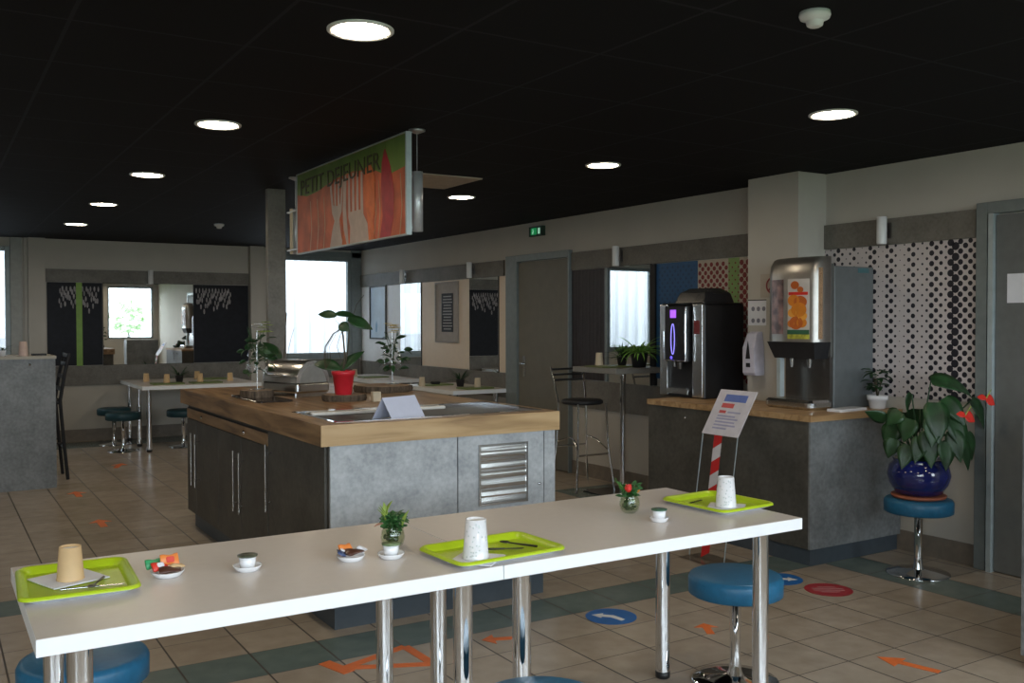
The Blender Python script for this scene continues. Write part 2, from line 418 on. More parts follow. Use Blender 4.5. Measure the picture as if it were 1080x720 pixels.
pp = tag(b.build('paper_notice', M_paper), 'white paper notice taped on the grey door at right edge', 'notice')
text_mesh('lettering', 'C', .075, M_blackmat, ((XW-.0385, 3.075, 1.635), (0,-1,0), (0,0,1)), pp)

# world outside
M_clad = P('white corrugated cladding', (.27, .28, .295), .6, var=.03)
b = MB(); pts = []
x = -6.0
while x < 12:
    pts += [(x, 15.6), (x+.10, 15.6), (x+.14, 15.56), (x+.22, 15.56), (x+.26, 15.6)]; x += .26
b.loft([[(px, py, -.5) for px, py in pts], [(px, py, 5.5) for px, py in pts]], False, False, False)
struct(b, 'wall_outside', M_clad)
struct(MB().box((-30, -60, -.6), (40, YF-.2, -.15)), 'ground', P('lawn', (.07, .11, .04), .9, var=.3, scale=1))
struct(MB().box((-10, YB+.2, -.6), (14, 15.6, -.12)), 'paving', P('outside paving', (.3, .3, .3), .9))
tr = thing('tree', 'leafy green tree outside, seen through the window in the wall mirror', 'tree', (12.1, -45, -.2))
tr.scale = (.62, .62, .62)
b = MB()
for k in range(260):
    t = random.random(); z = 1.6+t*4.2; rr = 2.0*math.sin(math.pi*min(1, .15+t*.85))**.7*math.sqrt(random.random()); a = random.uniform(0, 6.28)
    b.ball((rr*math.cos(a), rr*math.sin(a), z), random.uniform(.16, .3), seg=6, rings=4)
b.build('foliage', P('tree foliage', (.42, .55, .34), .8, var=.4, scale=2), tr)
MB().cyl((0,0,0), (0,0,3), .2, .1).build('trunk', M_stem, tr)

# ------------------------------------------------------------------ ceiling fittings
lamp_spots = [(1.32, 3.16), (1.31, 5.05), (1.33, 7.02), (1.33, 8.96), (1.35, 10.93), (3.82, 5.05), (3.79, 6.95), (3.87, 3.22)]
lamp_labels = ['large bright round downlight nearest the camera, top centre', 'round downlight second from the camera in the left row',
 'round downlight third from the camera in the left row', 'round downlight fourth from the camera in the left row', 'smallest round downlight at the far end of the left row',
 'round downlight in the right row, in front of the wall pillar side', 'round downlight just past the hanging banner by the white ceiling tile', 'round downlight at upper right above the drinks counter']
lamp_labels[5] = 'round downlight of the right row, between its nearest and farthest lit lamps'
extra = [(1.32, 1.2), (1.32, -.6), (3.85, 1.2), (3.85, -.6), (-1.2, 1.2), (-1.2, 3.2), (-1.2, 5.1), (-1.2, 7.0), (-1.2, 9.0), (3.8, 8.9), (3.8, 10.9)]
proto = thing('ceiling_downlight', lamp_labels[0], 'ceiling light', (lamp_spots[0][0], lamp_spots[0][1], ZC), 0, 'round ceiling downlights')
MB().lathe([(.118, 0), (.118, -.006), (.112, -.010), (.098, -.006), (.098, 0)], caps=False, seg=40).build('lamp_rim', M_white, proto)
MB().lathe([(.099, -.004), (.04, -.0075), (.001, -.008)], seg=40, caps=False).build('lamp_lens', M_lens, proto)
for (x, y), lb in zip(lamp_spots[1:], lamp_labels[1:]): dup(proto, (x, y, ZC), lb)
for x, y in ():
    pass
S_far = [(3.8, 8.9), (3.8, 10.9)]
for x, y in extra:
    dup(proto, (x, y, ZC), 'round downlight of the rows outside the frame' if (x, y) not in S_far else ('nearer' if y < 9 else 'farther')+' of two round downlights hidden behind the hanging banner')
struct(MB().box((2.83, 5.97, ZC-.008), (3.43, 6.57, ZC)), 'ceiling_tile', P('cream ceiling tile', (.52, .44, .36), .9))
sd = thing('smoke_detector', 'white smoke detector on the black ceiling above the drinks counter', 'smoke detector', (2.545, 2.195, ZC), 0, 'smoke detectors')
MB().lathe([(.001, 0), (.05, 0), (.052, -.012), (.048, -.022), (.03, -.03)], caps=False).build('detector_base', M_white, sd)
MB().lathe([(.03, -.028), (.026, -.045), (.018, -.05), (.001, -.05)], caps=False).build('sensor_head', M_white, sd)
dup(sd, (2.64, 10.17, ZC), 'small distant smoke detector near the back wall')

# ------------------------------------------------------------------ wall fittings
def wall_lamp(x, y, z, lb, ax):
    t = thing('wall_light', lb, 'wall light', (x, y, z), 0, 'tube wall lights on the concrete band')
    MB().lathe([(.001, -.09), (.03, -.09), (.032, -.08), (.032, .085), (.028, .09), (.001, .09)], caps=False).build('lamp_tube', M_white, t)
    d = Vector(ax)*.05
    MB().cyl((0, 0, 0), tuple(d), .012).box((d.x-.004-abs(ax[1])*.03, d.y-.004-abs(ax[0])*.03, -.05), (d.x+.004+abs(ax[1])*.03, d.y+.004+abs(ax[0])*.03, .05)).build('wall_bracket', M_darksteel, t)
    return t
wall_lamp(XW-.078, 4.05, 2.09, 'tube wall light above the black dotted panel', (1,0,0))
wall_lamp(XW-.078, 6.88, 2.09, 'tube wall light above the high table mirror', (1,0,0))
wall_lamp(XW-.078, 9.62, 2.09, 'tube wall light above the dark mirror left of the grey brown door', (1,0,0))
wall_lamp(XW-.078, 11.45, 2.09, 'farthest tube wall light on the right wall, above the bright narrow mirror', (1,0,0))
wall_lamp(2.48, YB-.078, 2.08, 'tube wall light above the wide back wall mirror', (0,1,0))

def mirror_r(y0, y1, lb):
    t = thing('wall_mirror', lb, 'mirror', (XW, (y0+y1)/2, .9), 0, 'wall mirrors')
    h = (y1-y0)/2
    MB().box((-.015, -h, 0), (-.001, h, 1.1)).build('mirror_backing', M_blackmat, t)
    MB().box((-.018, -h+.004, .004), (-.0155, h-.004, 1.096)).build('mirror_glass', M_mirror, t)
    return t
mirror_r(11.01, 11.63, 'narrow mirror full of white window, between the two framed pictures')
mirror_r(9.07, 9.73, 'narrow dark mirror beside the grey brown door')
mirror_r(6.46, 7.06, 'mirror showing white cladding, behind the high table')
t = thing('wall_mirror', 'wide mirror on the back wall reflecting a bright window', 'mirror', (2.47, YB, .95), 0, 'wall mirrors')
MB().box((-.56, -.015, 0), (.56, -.001, 1.05)).build('mirror_backing', M_blackmat, t)
MB().box((-.556, -.018, .004), (.556, -.0155, 1.046)).build('mirror_glass', M_mirror, t)

def drops(b, ox, side, n=46):
    rnd = random.Random(int(ox*100))
    for k in range(n):
        u = k/n; hh = .10+.20*abs(math.sin(k*1.7))*(1-.5*u)
        x = ox+side*(u*.46); z = 1.965-.03-((k*7) % 5)/4*hh
        b.disc((x, z-.02), .009+.004*rnd.random(), ((0, YB-.0125-.0004*(k % 4), 0), (1,0,0), (0,0,1)), t=.0003, seg=8, ry=.036)
    return b
M_crystal = P('grey crystal print', (.26, .235, .235), .5, var=.3)
pn = MB().box((1.27, YB-.012, .955), (1.905, YB, 1.995)).mat(1)
pn.box((1.6, YB-.0145, .93), (1.67, YB-.012, 1.995)).mat(2)
drops(pn, 1.86, -1, 50)
tag(pn.build('dark_wall_panel', [M_navy, M_lime, M_crystal]), 'dark blue panel with a lime green stripe, left of the wide mirror', 'wall panel', 'dark wall panels')
pn = MB().box((3.035, YB-.012, .955), (3.765, YB, 1.995)).mat(1); drops(pn, 3.07, 1, 54)
tag(pn.build('dark_wall_panel', [M_navy, M_crystal]), 'plain dark blue panel with grey droplet print, right of the wide mirror', 'wall panel', 'dark wall panels')
pn = MB().box((XW-.012, 7.11, .935), (XW, 7.66, 1.995)).mat(1)
for k in range(9): pn.box((XW-.0135, 7.14+k*.058, .935), (XW-.012, 7.155+k*.058, 1.995))
tag(pn.build('striped_wall_panel', [M_darkwood, P('faint stripe', (.04, .03, .035), .5)]), 'near-black panel with faint vertical stripes beside the grey brown door', 'wall panel')
struct(MB().box((XW-.03, 7.07, .935), (XW, 7.11, 1.995)), 'trim_7', M_frame)
struct(MB().box((XW-.03, 6.39, .935), (XW, 6.455, 1.995)), 'trim_8', M_blackmat)

def picture(y0, y1, z0, z1, lb, fmat, inmat):
    t = thing('framed_picture', lb, 'picture', (XW, (y0+y1)/2, z0))
    h = (y1-y0)/2; H = z1-z0; f = MB(); w_ = .02
    for q in ((-h, 0, -h+w_, H), (h-w_, 0, h, H), (-h+w_, 0, h-w_, w_), (-h+w_, H-w_, h-w_, H)): f.box((-.025, q[0], q[1]), (0, q[2], q[3]))
    f.build('picture_frame', fmat, t)
    MB().box((-.012, -h+w_, w_), (-.002, h-w_, H-w_)).build('print', inmat, t)
    return t, h, H
M_bluepic = P('pale blue print', (.50, .62, .74), .3, var=.12, scale=4)
t, h, H = picture(12.1, 12.66, 1.25, 2.0, 'framed pale blue print nearest the corner window', M_black, M_bluepic)
b = MB().prism([(-.08, .1), (-.04, .1), (-.02, .2), (-.05, .26), (-.09, .2)], .001, ((-.0125, 0, 0), (0,-1,0), (0,0,1)))
b.build('print_motif', P('blue motif', (.2, .38, .55), .4), t)
t, h, H = picture(10.0, 10.6, 1.24, 1.98, 'framed grey print with a dark block of text', P('grey wood frame', (.30, .27, .24), .5), P('greige mount', (.36, .32, .28), .6))
MB().box((-.015, -.16, .13), (-.0125, .14, .6)).build('dark_panel', M_navy, t)
b = MB()
for k in range(12):
    wd = .10+.03*((k*7) % 4)/3; b.box((-.017, -.01-wd, .16+k*.036), (-.0155, -.01+wd*.9, .172+k*.036))
b.build('text_lines', P('grey text', (.4, .38, .36), .6), t)

# dotted panels
FR_R = lambda z0=0: ((XW-.0105, 0, z0), (0,-1,0), (0,0,1))
radii = [.024,.0165,.019,.019,.028,.024,.010,.014,.0165,.019,.010,.008,.008,.017,.015,.006,.004,.010,.018,.015,.004,.006,.018,.017,.008,.004,.006,.015,.010,.005,.012,.018,.014,.006,.012,.02,.02,.02]
pn = MB().box((XW-.01, 3.42, 1.0), (XW, 4.655, 1.995)).mat(1)
for i, r in enumerate(radii):
    y = 3.436+i*.0328
    if y > 4.645: break
    for j in range(-1, 31):
        z = 1.0+.033*j*2+(0 if i % 2 else .033)
        if z > 1.995-.001 or z < 1.0: continue
        zz = min(max(z, 1.0+r*.6), 1.995-r*.6); rr = min(r, (y-3.42)+.004)*.92
        pn.disc((-y, zz), rr, FR_R(), t=-.001, seg=12)
tag(pn.build('dotted_wall_panel', [P('off white panel', (.56, .50, .49), .5, var=.02), P('black dot print', (.012, .012, .02), .5)]),
    'white panel printed with black dots on the right wall', 'wall panel')
pn = MB().box((XW-.01, 5.87, 1.0), (XW, 6.39, 1.995)); pn.mat(1).box((XW-.01, 5.52, 1.0), (XW, 5.87, 1.995))
pn.mat(2).box((XW-.01, 5.40, 1.0), (XW, 5.52, 1.995)); pn.mat(1).box((XW-.01, 5.05, 1.0), (XW, 5.40, 1.995))
for i in range(39):
    y = 5.075+i*.0335
    for j in range(15):
        z = 1.03+.066*j+(0 if i % 2 else .033)
        if z > 1.97: continue
        if y > 5.87: pn.mat(4); r = .006+.006*((6.39-y) < .45)
        elif y > 5.52: pn.mat(3); r = .019
        elif y > 5.40: pn.mat(3); r = .008
        else: pn.mat(3 if y > 5.28 else 5); r = .023 if y > 5.28 else .019
        pn.disc((-y, z), r, FR_R(), t=-.001, seg=8)
tag(pn.build('coloured_wall_panel', [P('panel blue', (.012, .08, .20), .45), P('panel cream', (.46, .38, .30), .5), P('panel green', (.22, .33, .10), .5),
     P('panel dark red', (.20, .018, .018), .5), P('panel navy dot', (.01, .05, .13), .5), P('panel vermilion', (.42, .08, .04), .5)]),
    'blue, red and green dotted panel above the coffee machine', 'wall panel')
# exit sign
t = thing('exit_sign', 'small green emergency exit sign above the grey brown door', 'exit sign', (XW, 8.27, 2.38))
MB().box((-.04, -.12, 0), (0, .13, .10)).build('sign_case', P('dark green case', (.02, .05, .03), .5), t)
MB().box((-.042, -.02, .015), (-.0405, .09, .085)).build('green_face', emit('green sign light', (.02, .55, .16), .18), t)
b = MB(); fr = ((-.0425, 0, .02), (0,-1,0), (0,0,1))
b.disc((-.05, .048), .007, fr, -.001); b.prism([(-.065,.018),(-.045,.040),(-.035,.034),(-.048,.0),(-.058,.002)], -.001, fr)
b.box((-.0435, -.08, .02), (-.0405, -.045, .08))
b.build('running_figure', emit('white sign light', (.5, 1, .7), .3), t)

# ------------------------------------------------------------------ hanging banner
M_tube = P('satin silver tube', (.55, .56, .58), .35, .5)
t = thing('hanging_banner', 'orange breakfast banner hung from the ceiling over the buffet', 'banner', (2.2, 5.50, 1.97))
M_bor = P('banner orange', (.50, .105, .04), .5, var=.25, scale=6); M_bgr = P('banner green', (.13, .22, .04), .5, var=.2, scale=5)
M_bred = P('banner pepper red', (.36, .018, .03), .45, var=.15); M_bfork = P('banner pale fork', (.46, .36, .31), .5, var=.08)
M_bor2 = P('banner deep orange', (.60, .14, .035), .5, var=.12); M_bline = P('banner pale line', (.48, .30, .18), .5)
M_btxt = P('banner dark lettering', (.05, .045, .02), .5)
MB().box((-.012, -.875, 0), (.012, .875, .535)).build('board', [M_bor], t, bevel=.002)
f = MB()
for q in ((-.87, -.007, .87, 0), (-.87, .535, .87, .542)): f.box((-.016, q[0], q[1]), (.016, q[2], q[3]))
for q in (-.885, .87): f.box((-.016, q, -.007), (.016, q+.015, .542))
f.build('board_frame', M_frame_lt, t)
FB = lambda k=0: ((-.0125-k*.0012, .87, 0), (0,-1,0), (0,0,1))   # u runs left to right as read
b = MB().prism([(.002,.40),(.002,.533),(1.738,.533),(1.738,.36),(1.5,.34),(1.3,.40),(1.0,.43),(.7,.42),(.4,.38),(.2,.37)], -.001, FB())
b.mat(1).prism([(.0+.45*0+.62,0),(.66,.10),(.70,.16),(.66,.21),(.62,.40),(.645,.41),(.68,.26),(.70,.25),(.70,.40),(.72,.41),(.725,.25),(.755,.25),(.76,.41),(.78,.41),(.785,.25),(.80,.26),(.83,.41),(.85,.40),(.82,.21),(.78,.16),(.80,.08),(.84,0)], -.002, FB(1))
b.prism([(.95,0),(.96,.10),(.93,.16),(.93,.42),(.955,.42),(.96,.19),(.99,.19),(.995,.42),(1.02,.42),(1.025,.19),(1.055,.19),(1.06,.42),(1.085,.42),(1.09,.19),(1.12,.19),(1.125,.41),(1.15,.41),(1.16,.16),(1.22,.10),(1.24,0)], -.002, FB(1))
b.prism([(.86,.0),(.84,.22),(.86,.42),(.90,.42),(.89,.22),(.93,.0)], -.002, FB(1))
b.mat(2).prism([(1.40,0),(1.44,.12),(1.42,.30),(1.43,.42),(1.46,.48),(1.47,.50),(1.49,.47),(1.55,.38),(1.59,.24),(1.58,.10),(1.54,0)], -.002, FB(1))
b.mat(3).prism([(1.24,0),(1.22,.14),(1.17,.28),(1.19,.42),(1.27,.44),(1.33,.36),(1.34,.2),(1.30,.1),(1.33,0)], -.002, FB(1))
b.prism([(.83,0),(.85,.10),(.80,.17),(.84,.12),(.9,0)], -.003, FB(2))
b.mat(4)
for u0 in (.25, .38, .5, 1.31, 1.37, 1.66): b.prism([(u0,0),(u0+.03,.15),(u0+.01,.33),(u0+.016,.33),(u0+.038,.15),(u0+.008,0)], -.002, FB(1))
b.mat(0).prism([(1.44,.49),(1.455,.53),(1.475,.53),(1.485,.49)], -.002, FB(2))
b.build('printed_artwork', [M_bgr, M_bfork, M_bred, M_bor2, M_bline], t)
text_mesh('lettering', 'PETIT DEJEUNER', .15, M_btxt, ((-.0165, .80, .385), (0,-1,0), (0,0,1)), t, squash=1.22)
for y in (-.855, 1.13):
    MB().lathe([(.001, .337), (.031, .335), (.031, .015), (.001, .013)], c=(.062, y, 0), caps=False).build('support_tube', M_tube, t)
    MB().cyl((.062, y, .33), (.062, y, .555), .0022, seg=6).build('steel_cable', M_alu, t)
    MB().lathe([(.001, .561), (.045, .561), (.045, .553), (.012, .54), (.001, .54)], c=(.062, y, 0), caps=False).build('ceiling_plate', M_alu, t)
    for zz in (.03, .3): MB().box((.0, y-.004 if y < 0 else .87, zz), (.055, y+.004, zz+.01)).build('clamp_arm', M_alu, t)
    MB().box((.01, y+.03 if y < 0 else y-.07, .01), (.02, y+.07 if y < 0 else y-.03, .33)).build('cream_strip', M_beige, t)
MB().box((.03, -.82, .005), (.04, -.78, .33)).build('back_board_edge', M_beige, t)

# ------------------------------------------------------------------ buffet island
isl = thing('buffet_island', 'grey buffet island with thick oak top in the middle of the room', 'buffet counter', (2.27, 5.77, 0))
def I(*pts): return [(p[0]-2.27, p[1]-5.77, p[2]) for p in pts]
MB().box(*I((1.671, 4.362, 0), (2.885, 7.17, .12))).build('plinth', M_plinth, isl)
MB().box(*I((1.635, 4.335, .12), (2.935, 7.2, .905))).build('side_body', [M_conc_shade], isl)
b = MB()
for x0, x1 in ((1.636, 2.326), (2.332, 2.861), (2.866, 2.936)): b.box(*I((x0, 4.318, .12), (x1, 4.335, .903)))
b.build('front_panels', M_conc_lit, isl, bevel=.002, label='grey concrete-look front panels with daylight painted in')
# worktop with sunken cold well
X0, X1, Y0, Y1, Z0, Z1 = 1.586, 2.956, 4.305, 7.24, .905, 1.006
wx0, wx1, wy0, wy1 = 1.70, 2.90, 4.40, 5.03
b = MB()
b.box(*I((X0, Y0, Z0), (wx0, Y1, Z1))).box(*I((wx1, Y0, Z0), (X1, Y1, Z1))).box(*I((wx0, Y0, Z0), (wx1, wy0, Z1))).box(*I((wx0, wy1, Z0), (wx1, Y1, Z1)))
b.build('worktop', M_oak_y, isl)
MB().box(*I((X0-.0005, Y0-.002, Z0-.001), (X1+.0005, Y0, Z1))).build('worktop_front_edge', M_oak_face, isl)
b = MB().box(*I((wx0, wy0, .94), (wx1, wy1, .985)))
b.mat(1)
for q in ((wx0-.01, wy0-.01, wx1+.01, wy0+.012), (wx0-.01, wy1-.012, wx1+.01, wy1+.01), (wx0-.01, wy0, wx0+.012, wy1), (wx1-.012, wy0, wx1+.01, wy1)):
    b.box(*I((q[0], q[1], 1.0055), (q[2], q[3], 1.0085)))
for q in ((wx0, wy0, wx0+.004, wy1), (wx1-.004, wy0, wx1, wy1), (wx0, wy0, wx1, wy0+.004), (wx0, wy1-.004, wx1, wy1)):
    b.box(*I((q[0], q[1], .985), (q[2], q[3], 1.005)))
b.build('cold_well', [P('dark well lining', (.03, .03, .035), .5), M_chrome], isl)
MB().rbox(*I((1.78, 4.965, .9855), (2.60, 5.005, 1.003)), .01).build('well_rail', P('white rail', (.7, .66, .6), .4), isl)
# louvred vent
b = MB(); x0, x1, z0, z1 = 2.449, 2.752, .53, .853
for q in ((x0, z0, x0+.012, z1), (x1-.012, z0, x1, z1), (x0+.012, z0, x1-.012, z0+.012), (x0+.012, z1-.012, x1-.012, z1)): b.box(*I((q[0], 4.306, q[1]), (q[2], 4.318, q[3])))
b.build('vent_frame', M_steel, isl)
b = MB()
rv = random.Random(5)
for k in range(30):
    z = z0+.013+k*.00988; ta = rv.uniform(-.0016, .0022); tb = rv.uniform(-.0004, .0004)
    vs = I((x0+.012, 4.310-ta/2, z), (x1-.012, 4.310-ta/2+tb, z), (x1-.012, 4.310+ta/2, z+.0096), (x0+.012, 4.310+ta/2+tb, z+.0096), (x0+.012, 4.317, z), (x1-.012, 4.317, z))
    b.add(vs, [(0,1,2,3), (0,4,5,1), (4,3,2,5), (0,3,4), (1,5,2)])
b.build('vent_slats', M_steel, isl)
MB().lathe([(.001, .0), (.008, 0), (.008, .006), (.001, .008)], seg=12, caps=False).build('lock', M_chrome, isl, loc=tuple(I((2.83, 4.318, .617))[0])).rotation_euler = (R(90), 0, 0)
# left side doors, handles, drawer rail
MB().box(*I((1.622, 5.26, .80), (1.635, 7.19, .868))).build('drawer_rail', M_oak_y, isl, bevel=.002, label='brown wood strip with two locks')
MB().box(*I((1.628, 5.255, .868), (1.636, 7.19, .876))).build('shadow_gap', M_blackmat, isl)
for y in (6.75, 5.72):
    MB().ball((0,0,0), .009, .013, .013).build('lock', M_chrome, isl, loc=tuple(I((1.619, y, .833))[0]))
dd = [(6.92, 7.19, 6.935, .35, .70), (6.33, 6.915, 6.82, .35, .70), (5.79, 6.325, 5.845, .35, .70), (5.26, 5.785, 5.72, .35, .70), (4.36, 5.25, 5.19, .457, .81)]
for y0, y1, hy, hz0, hz1 in dd:
    d = MB().box(*I((1.622, y0, .125), (1.635, y1-.004, .795 if y0 > 5.2 else .90))).build('door', M_conc_shade, isl, bevel=.0015)
    if hy:
        h = MB().cyl(I((1.588, hy, hz0-.01))[0], I((1.588, hy, hz1+.01))[0], .0055, seg=10)
        for z in (hz0+.04, hz1-.04): h.cyl(I((1.588, hy, z))[0], I((1.622, hy, z))[0], .0045, seg=8)
        h.build('handle', M_steel, d)
# laminate post rising from behind the island to the ceiling
struct(MB().box((2.262, 7.27, 0), (2.40, 7.335, ZC)), 'wall_post', M_conc_band)

# things on the buffet
ZT = 1.006
def log_slice(x, y, r, h, lb, z=ZT):
    t = thing('log_slice', lb, 'log slice', (x, y, z), random.random()*6, 'rustic log slices on the buffet')
    rnd = random.Random(int(x*100)); prof = []
    ring = [r*(1+.06*rnd.uniform(-1, 1)+.05*math.sin(2*a*.5)) for a in range(24)]
    f = lambda k, s_, z_: (ring[k]*s_*math.cos(2*math.pi*k/24), ring[k]*s_*math.sin(2*math.pi*k/24), z_)
    MB().loft([[f(k, .98, 0) for k in range(24)], [f(k, 1.02, h*.5) for k in range(24)], [f(k, .99, h-.002) for k in range(24)]]).build('bark', M_bark, t)
    MB().loft([[f(k, .93, h-.003) for k in range(24)], [f(k, .93, h) for k in range(24)]], smooth=False).build('cut_face', M_logtop, t)
    return t
# dark slate tray with first log
sl = MB().rbox((-.115, -.30, 0), (.115, .30, .010), .03).build('slate_tray', P('dark slate', (.025, .018, .015), .15, var=.3)); sl.location = (1.815, 6.0, ZT)
tag(sl, 'dark glossy slate tray under the left log slice', 'tray')
log_slice(1.81, 6.08, .105, .045, 'log slice carrying the wire vase stand, on the dark tray at left', ZT+.010)
log_slice(2.22, 5.62, .135, .04, 'log slice under the red orchid pot')
log_slice(2.74, 6.20, .20, .045, 'widest dark log slice, behind the white folded card')
def vial_stand(x, y, z, lb, fl, seed):
    rnd = random.Random(seed)
    t = thing('wire_vase_stand', lb, 'vase stand', (x, y, z), 0, 'wire stands of hanging glass vials')
    b = MB().cyl((0,0,0), (0,0,.38), .0035, seg=8)
    ringp = [(.035*math.sin(a/16*2*math.pi), 0, .40+.012-.012*math.cos(a/16*2*math.pi)) for a in range(17)]
    b.tube(ringp, .002, seg=6, caps=False)
    b.lathe([(.001, 0), (.05, 0), (.05, .004), (.001, .005)], caps=False)
    for k in range(6):
        a = k/6*6.28; b.tube([(0,0,.26-.03*(k % 2)), (.03*math.cos(a), .03*math.sin(a), .28), (.06*math.cos(a), .06*math.sin(a), .22)], .0015, seg=5)
    b.build('wire_frame', M_steel, t)
    for k in range(6):
        a = k/6*6.28; c = (.06*math.cos(a), .06*math.sin(a), .08+.05*rnd.random())
        MB().lathe([(.001, 0), (.012, .004), (.014, .02), (.014, .09), (.008, .1), (.009, .112)], c=c, seg=12, caps=False).build('glass_vial', M_glass, t)
    b = MB(); y_ = MB()
    for k in range(44):
        a = rnd.uniform(0, 6.28); rr = rnd.uniform(.0, .09); z0 = rnd.uniform(.1, .34)
        b.leaf((rr*math.cos(a), rr*math.sin(a), z0), (math.cos(a), math.sin(a), rnd.uniform(-.3, 1)), rnd.uniform(.04, .075), .035, droop=.9, n=4, roll=rnd.uniform(-1.4, 1.4))
    for k in range(8):
        a = rnd.uniform(0, 6.28); b.tube([(0,0,.15), (.03*math.cos(a), .03*math.sin(a), .3), (.06*math.cos(a+.4), .06*math.sin(a+.4), .36+.05*rnd.random())], .002, seg=5)
    b.build('greenery', M_leaf, t)
    for k in range(9):
        a = rnd.uniform(0, 6.28); rr = rnd.uniform(.01, .06); c = Vector((rr*math.cos(a)+.03, rr*math.sin(a), rnd.uniform(.36, .44)))
        for j in range(5):
            q = j/5*6.28; y_.leaf(c, (math.cos(q), math.sin(q), .4), .034, .024, droop=.5, n=3)
    y_.build('blossoms', fl, t)
vial_stand(1.815, 6.09, ZT+.057, 'left wire stand with hanging glass vials and greenery', M_leafy, 3)
vial_stand(2.84, 6.25, ZT+.045, 'right wire stand with yellow blossoms and hanging vials', M_yellow, 5)
def orchid(x, y, z, lb, potm, leaves, sticks, r=.068, h=.15, seed=1, potname='pot'):
    rnd = random.Random(seed)
    t = thing('potted_orchid', lb, 'potted plant', (x, y, z))
    MB().lathe([(.001, 0), (r*.72, 0), (r*.76, .006), (r*.97, h-.03), (r*1.06, h-.028), (r*1.1, h), (r*1.0, h), (r*.95, h-.02), (.001, h-.022)], caps=False).build(potname, potm, t)
    MB().lathe([(.001, h-.018), (r*.93, h-.02)], caps=False).build('soil', M_soil, t)
    for i, (bx, bz, az, el, L, W, dr, rl) in enumerate(leaves):
        e = R(el); a = R(az)
        b = MB(); b.leaf((bx*.851, -bx*.524, bz), (math.cos(a)*math.cos(e), math.sin(a)*math.cos(e), math.sin(e)), L, W, droop=dr, n=9, fold=.15, roll=R(rl))
        b.build('leaf', M_leaf, t)
    for pts, rr in sticks: MB().tube(pts, rr, seg=6).build('stem', M_stem, t)
    return t
def arc(x, z1, bend, n=8, z0=.13): return [(x*0+bend*math.sin(i/n*1.3)*(i/n), .0, z0+(z1-z0)*i/n) for i in range(n+1)]
st = [([(0, 0, .13), (.01, 0, .25), (.0, 0, .36), (-.01, 0, .42)], .006), ([(.01, .01, .13), (.03, .0, .28), (.04, 0, .40), (.02, 0, .44)], .004)]
rnd = random.Random(4)
for k in range(7):
    a = rnd.uniform(-.2, .2)
    st.append(([(0, 0, .42), (-.04+a*.2, a*.1, .38), (-.08+a*.3, a*.2, .30), (-.07+a*.4, a*.2, .22), (-.11+a*.4, a, .17)], .0016))
st.append(([(.01, 0, .42), (.06, 0, .47), (.09, 0, .56), (.14, 0, .62)], .0016)); st.append(([(0, 0, .42), (-.04, 0, .45), (-.06, .02, .49)], .0016))
orchid(2.20, 5.57, ZT+.04, 'leggy orchid with broad dark leaves in a bright red pot', M_redpot,
   [(-.02, .15, -20, 48, .20, .075, .5, 50), (-.02, .16, 148, 25, .21, .085, .9, -55), (-.04, .49, 148, 12, .13, .06, .5, -60), (-.05, .50, -25, 5, .14, .055, .5, 45), (.03, .47, -31, -15, .17, .085, .5, 55), (-.02, .44, -60, -30, .08, .07, .4, 60)], st, seed=2)
orchid(2.22, 6.82, ZT, 'dark leaved orchid with bare upright stems behind the steel chafing dish', M_brownfoil,
   [(-.02, .20, 150, 40, .27, .10, .5, -55), (-.01, .22, 170, 60, .2, .08, .9, -60), (.02, .18, -25, 50, .16, .03, 2.3, 20), (.03, .18, 20, 60, .14, .03, 2.0, -20)],
   [([(0,0,.13), (.02,0,.3), (.03,0,.5), (.035,0,.56)], .0035), ([(.02,0,.13), (.05,0,.3), (.07,0,.38), (.09,0,.44)], .002), ([(0,0,.13), (-.02,.02,.28)], .002)], seed=5)

M_satin = P('satin steel', (.5, .51, .5), .4, .8)
def chafing(x, y, rz, lb):
    t = thing('chafing_dish', lb, 'chafing dish', (x, y, ZT), rz, 'steel roll-top chafing dishes')
    MB().rbox((-.17, -.24, .03), (.17, .24, .10), .03).build('water_pan', M_steel, t, bevel=.003)
    b = MB()
    for sx in (-1, 1): b.box((sx*.15-.01, -.2, 0), (sx*.15+.01, .2, .031))
    for sy in (-1, 1): b.box((-.15, sy*.2-.01, .001), (.15, sy*.2+.01, .03))
    b.build('foot_frame', M_steel, t)
    n = 18; arcp = lambda r_, yy: [(r_*math.cos(math.pi*k/n), yy, .10+r_*.92*math.sin(math.pi*k/n)) for k in range(n+1)]
    b = MB(); b.loft([arcp(.165, -.23), arcp(.168, -.22), arcp(.168, .22), arcp(.165, .23)], False, False, True)
    b.loft([arcp(.165, -.23), arcp(.13, -.232)], False, False, False).loft([arcp(.165, .23), arcp(.13, .232)], False, False, False)
    b.build('roll_lid', P('brushed lid steel', (.78, .76, .75), .24, 1.0), t)
    for yy in (-.229, .232):
        MB().prism([(.13*math.cos(math.pi*k/n), .12*math.sin(math.pi*k/n)) for k in range(n+1)], .003, ((0, yy, .10), (1,0,0), (0,0,1))).build('end_plate', M_satin, t)
    MB().tube([(-.172, -.1, .15), (-.20, -.1, .155), (-.20, .1, .155), (-.172, .1, .15)], .006).build('lid_handle', M_chrome, t)
    return t
c1 = chafing(2.09, 6.35+.1, R(-11), 'shiny roll-top chafing dish beside the red orchid pot')
c1.location = (2.10, 6.17, ZT); c1.rotation_euler = (0, 0, R(15)); c1.scale = (.78, .86, .95)
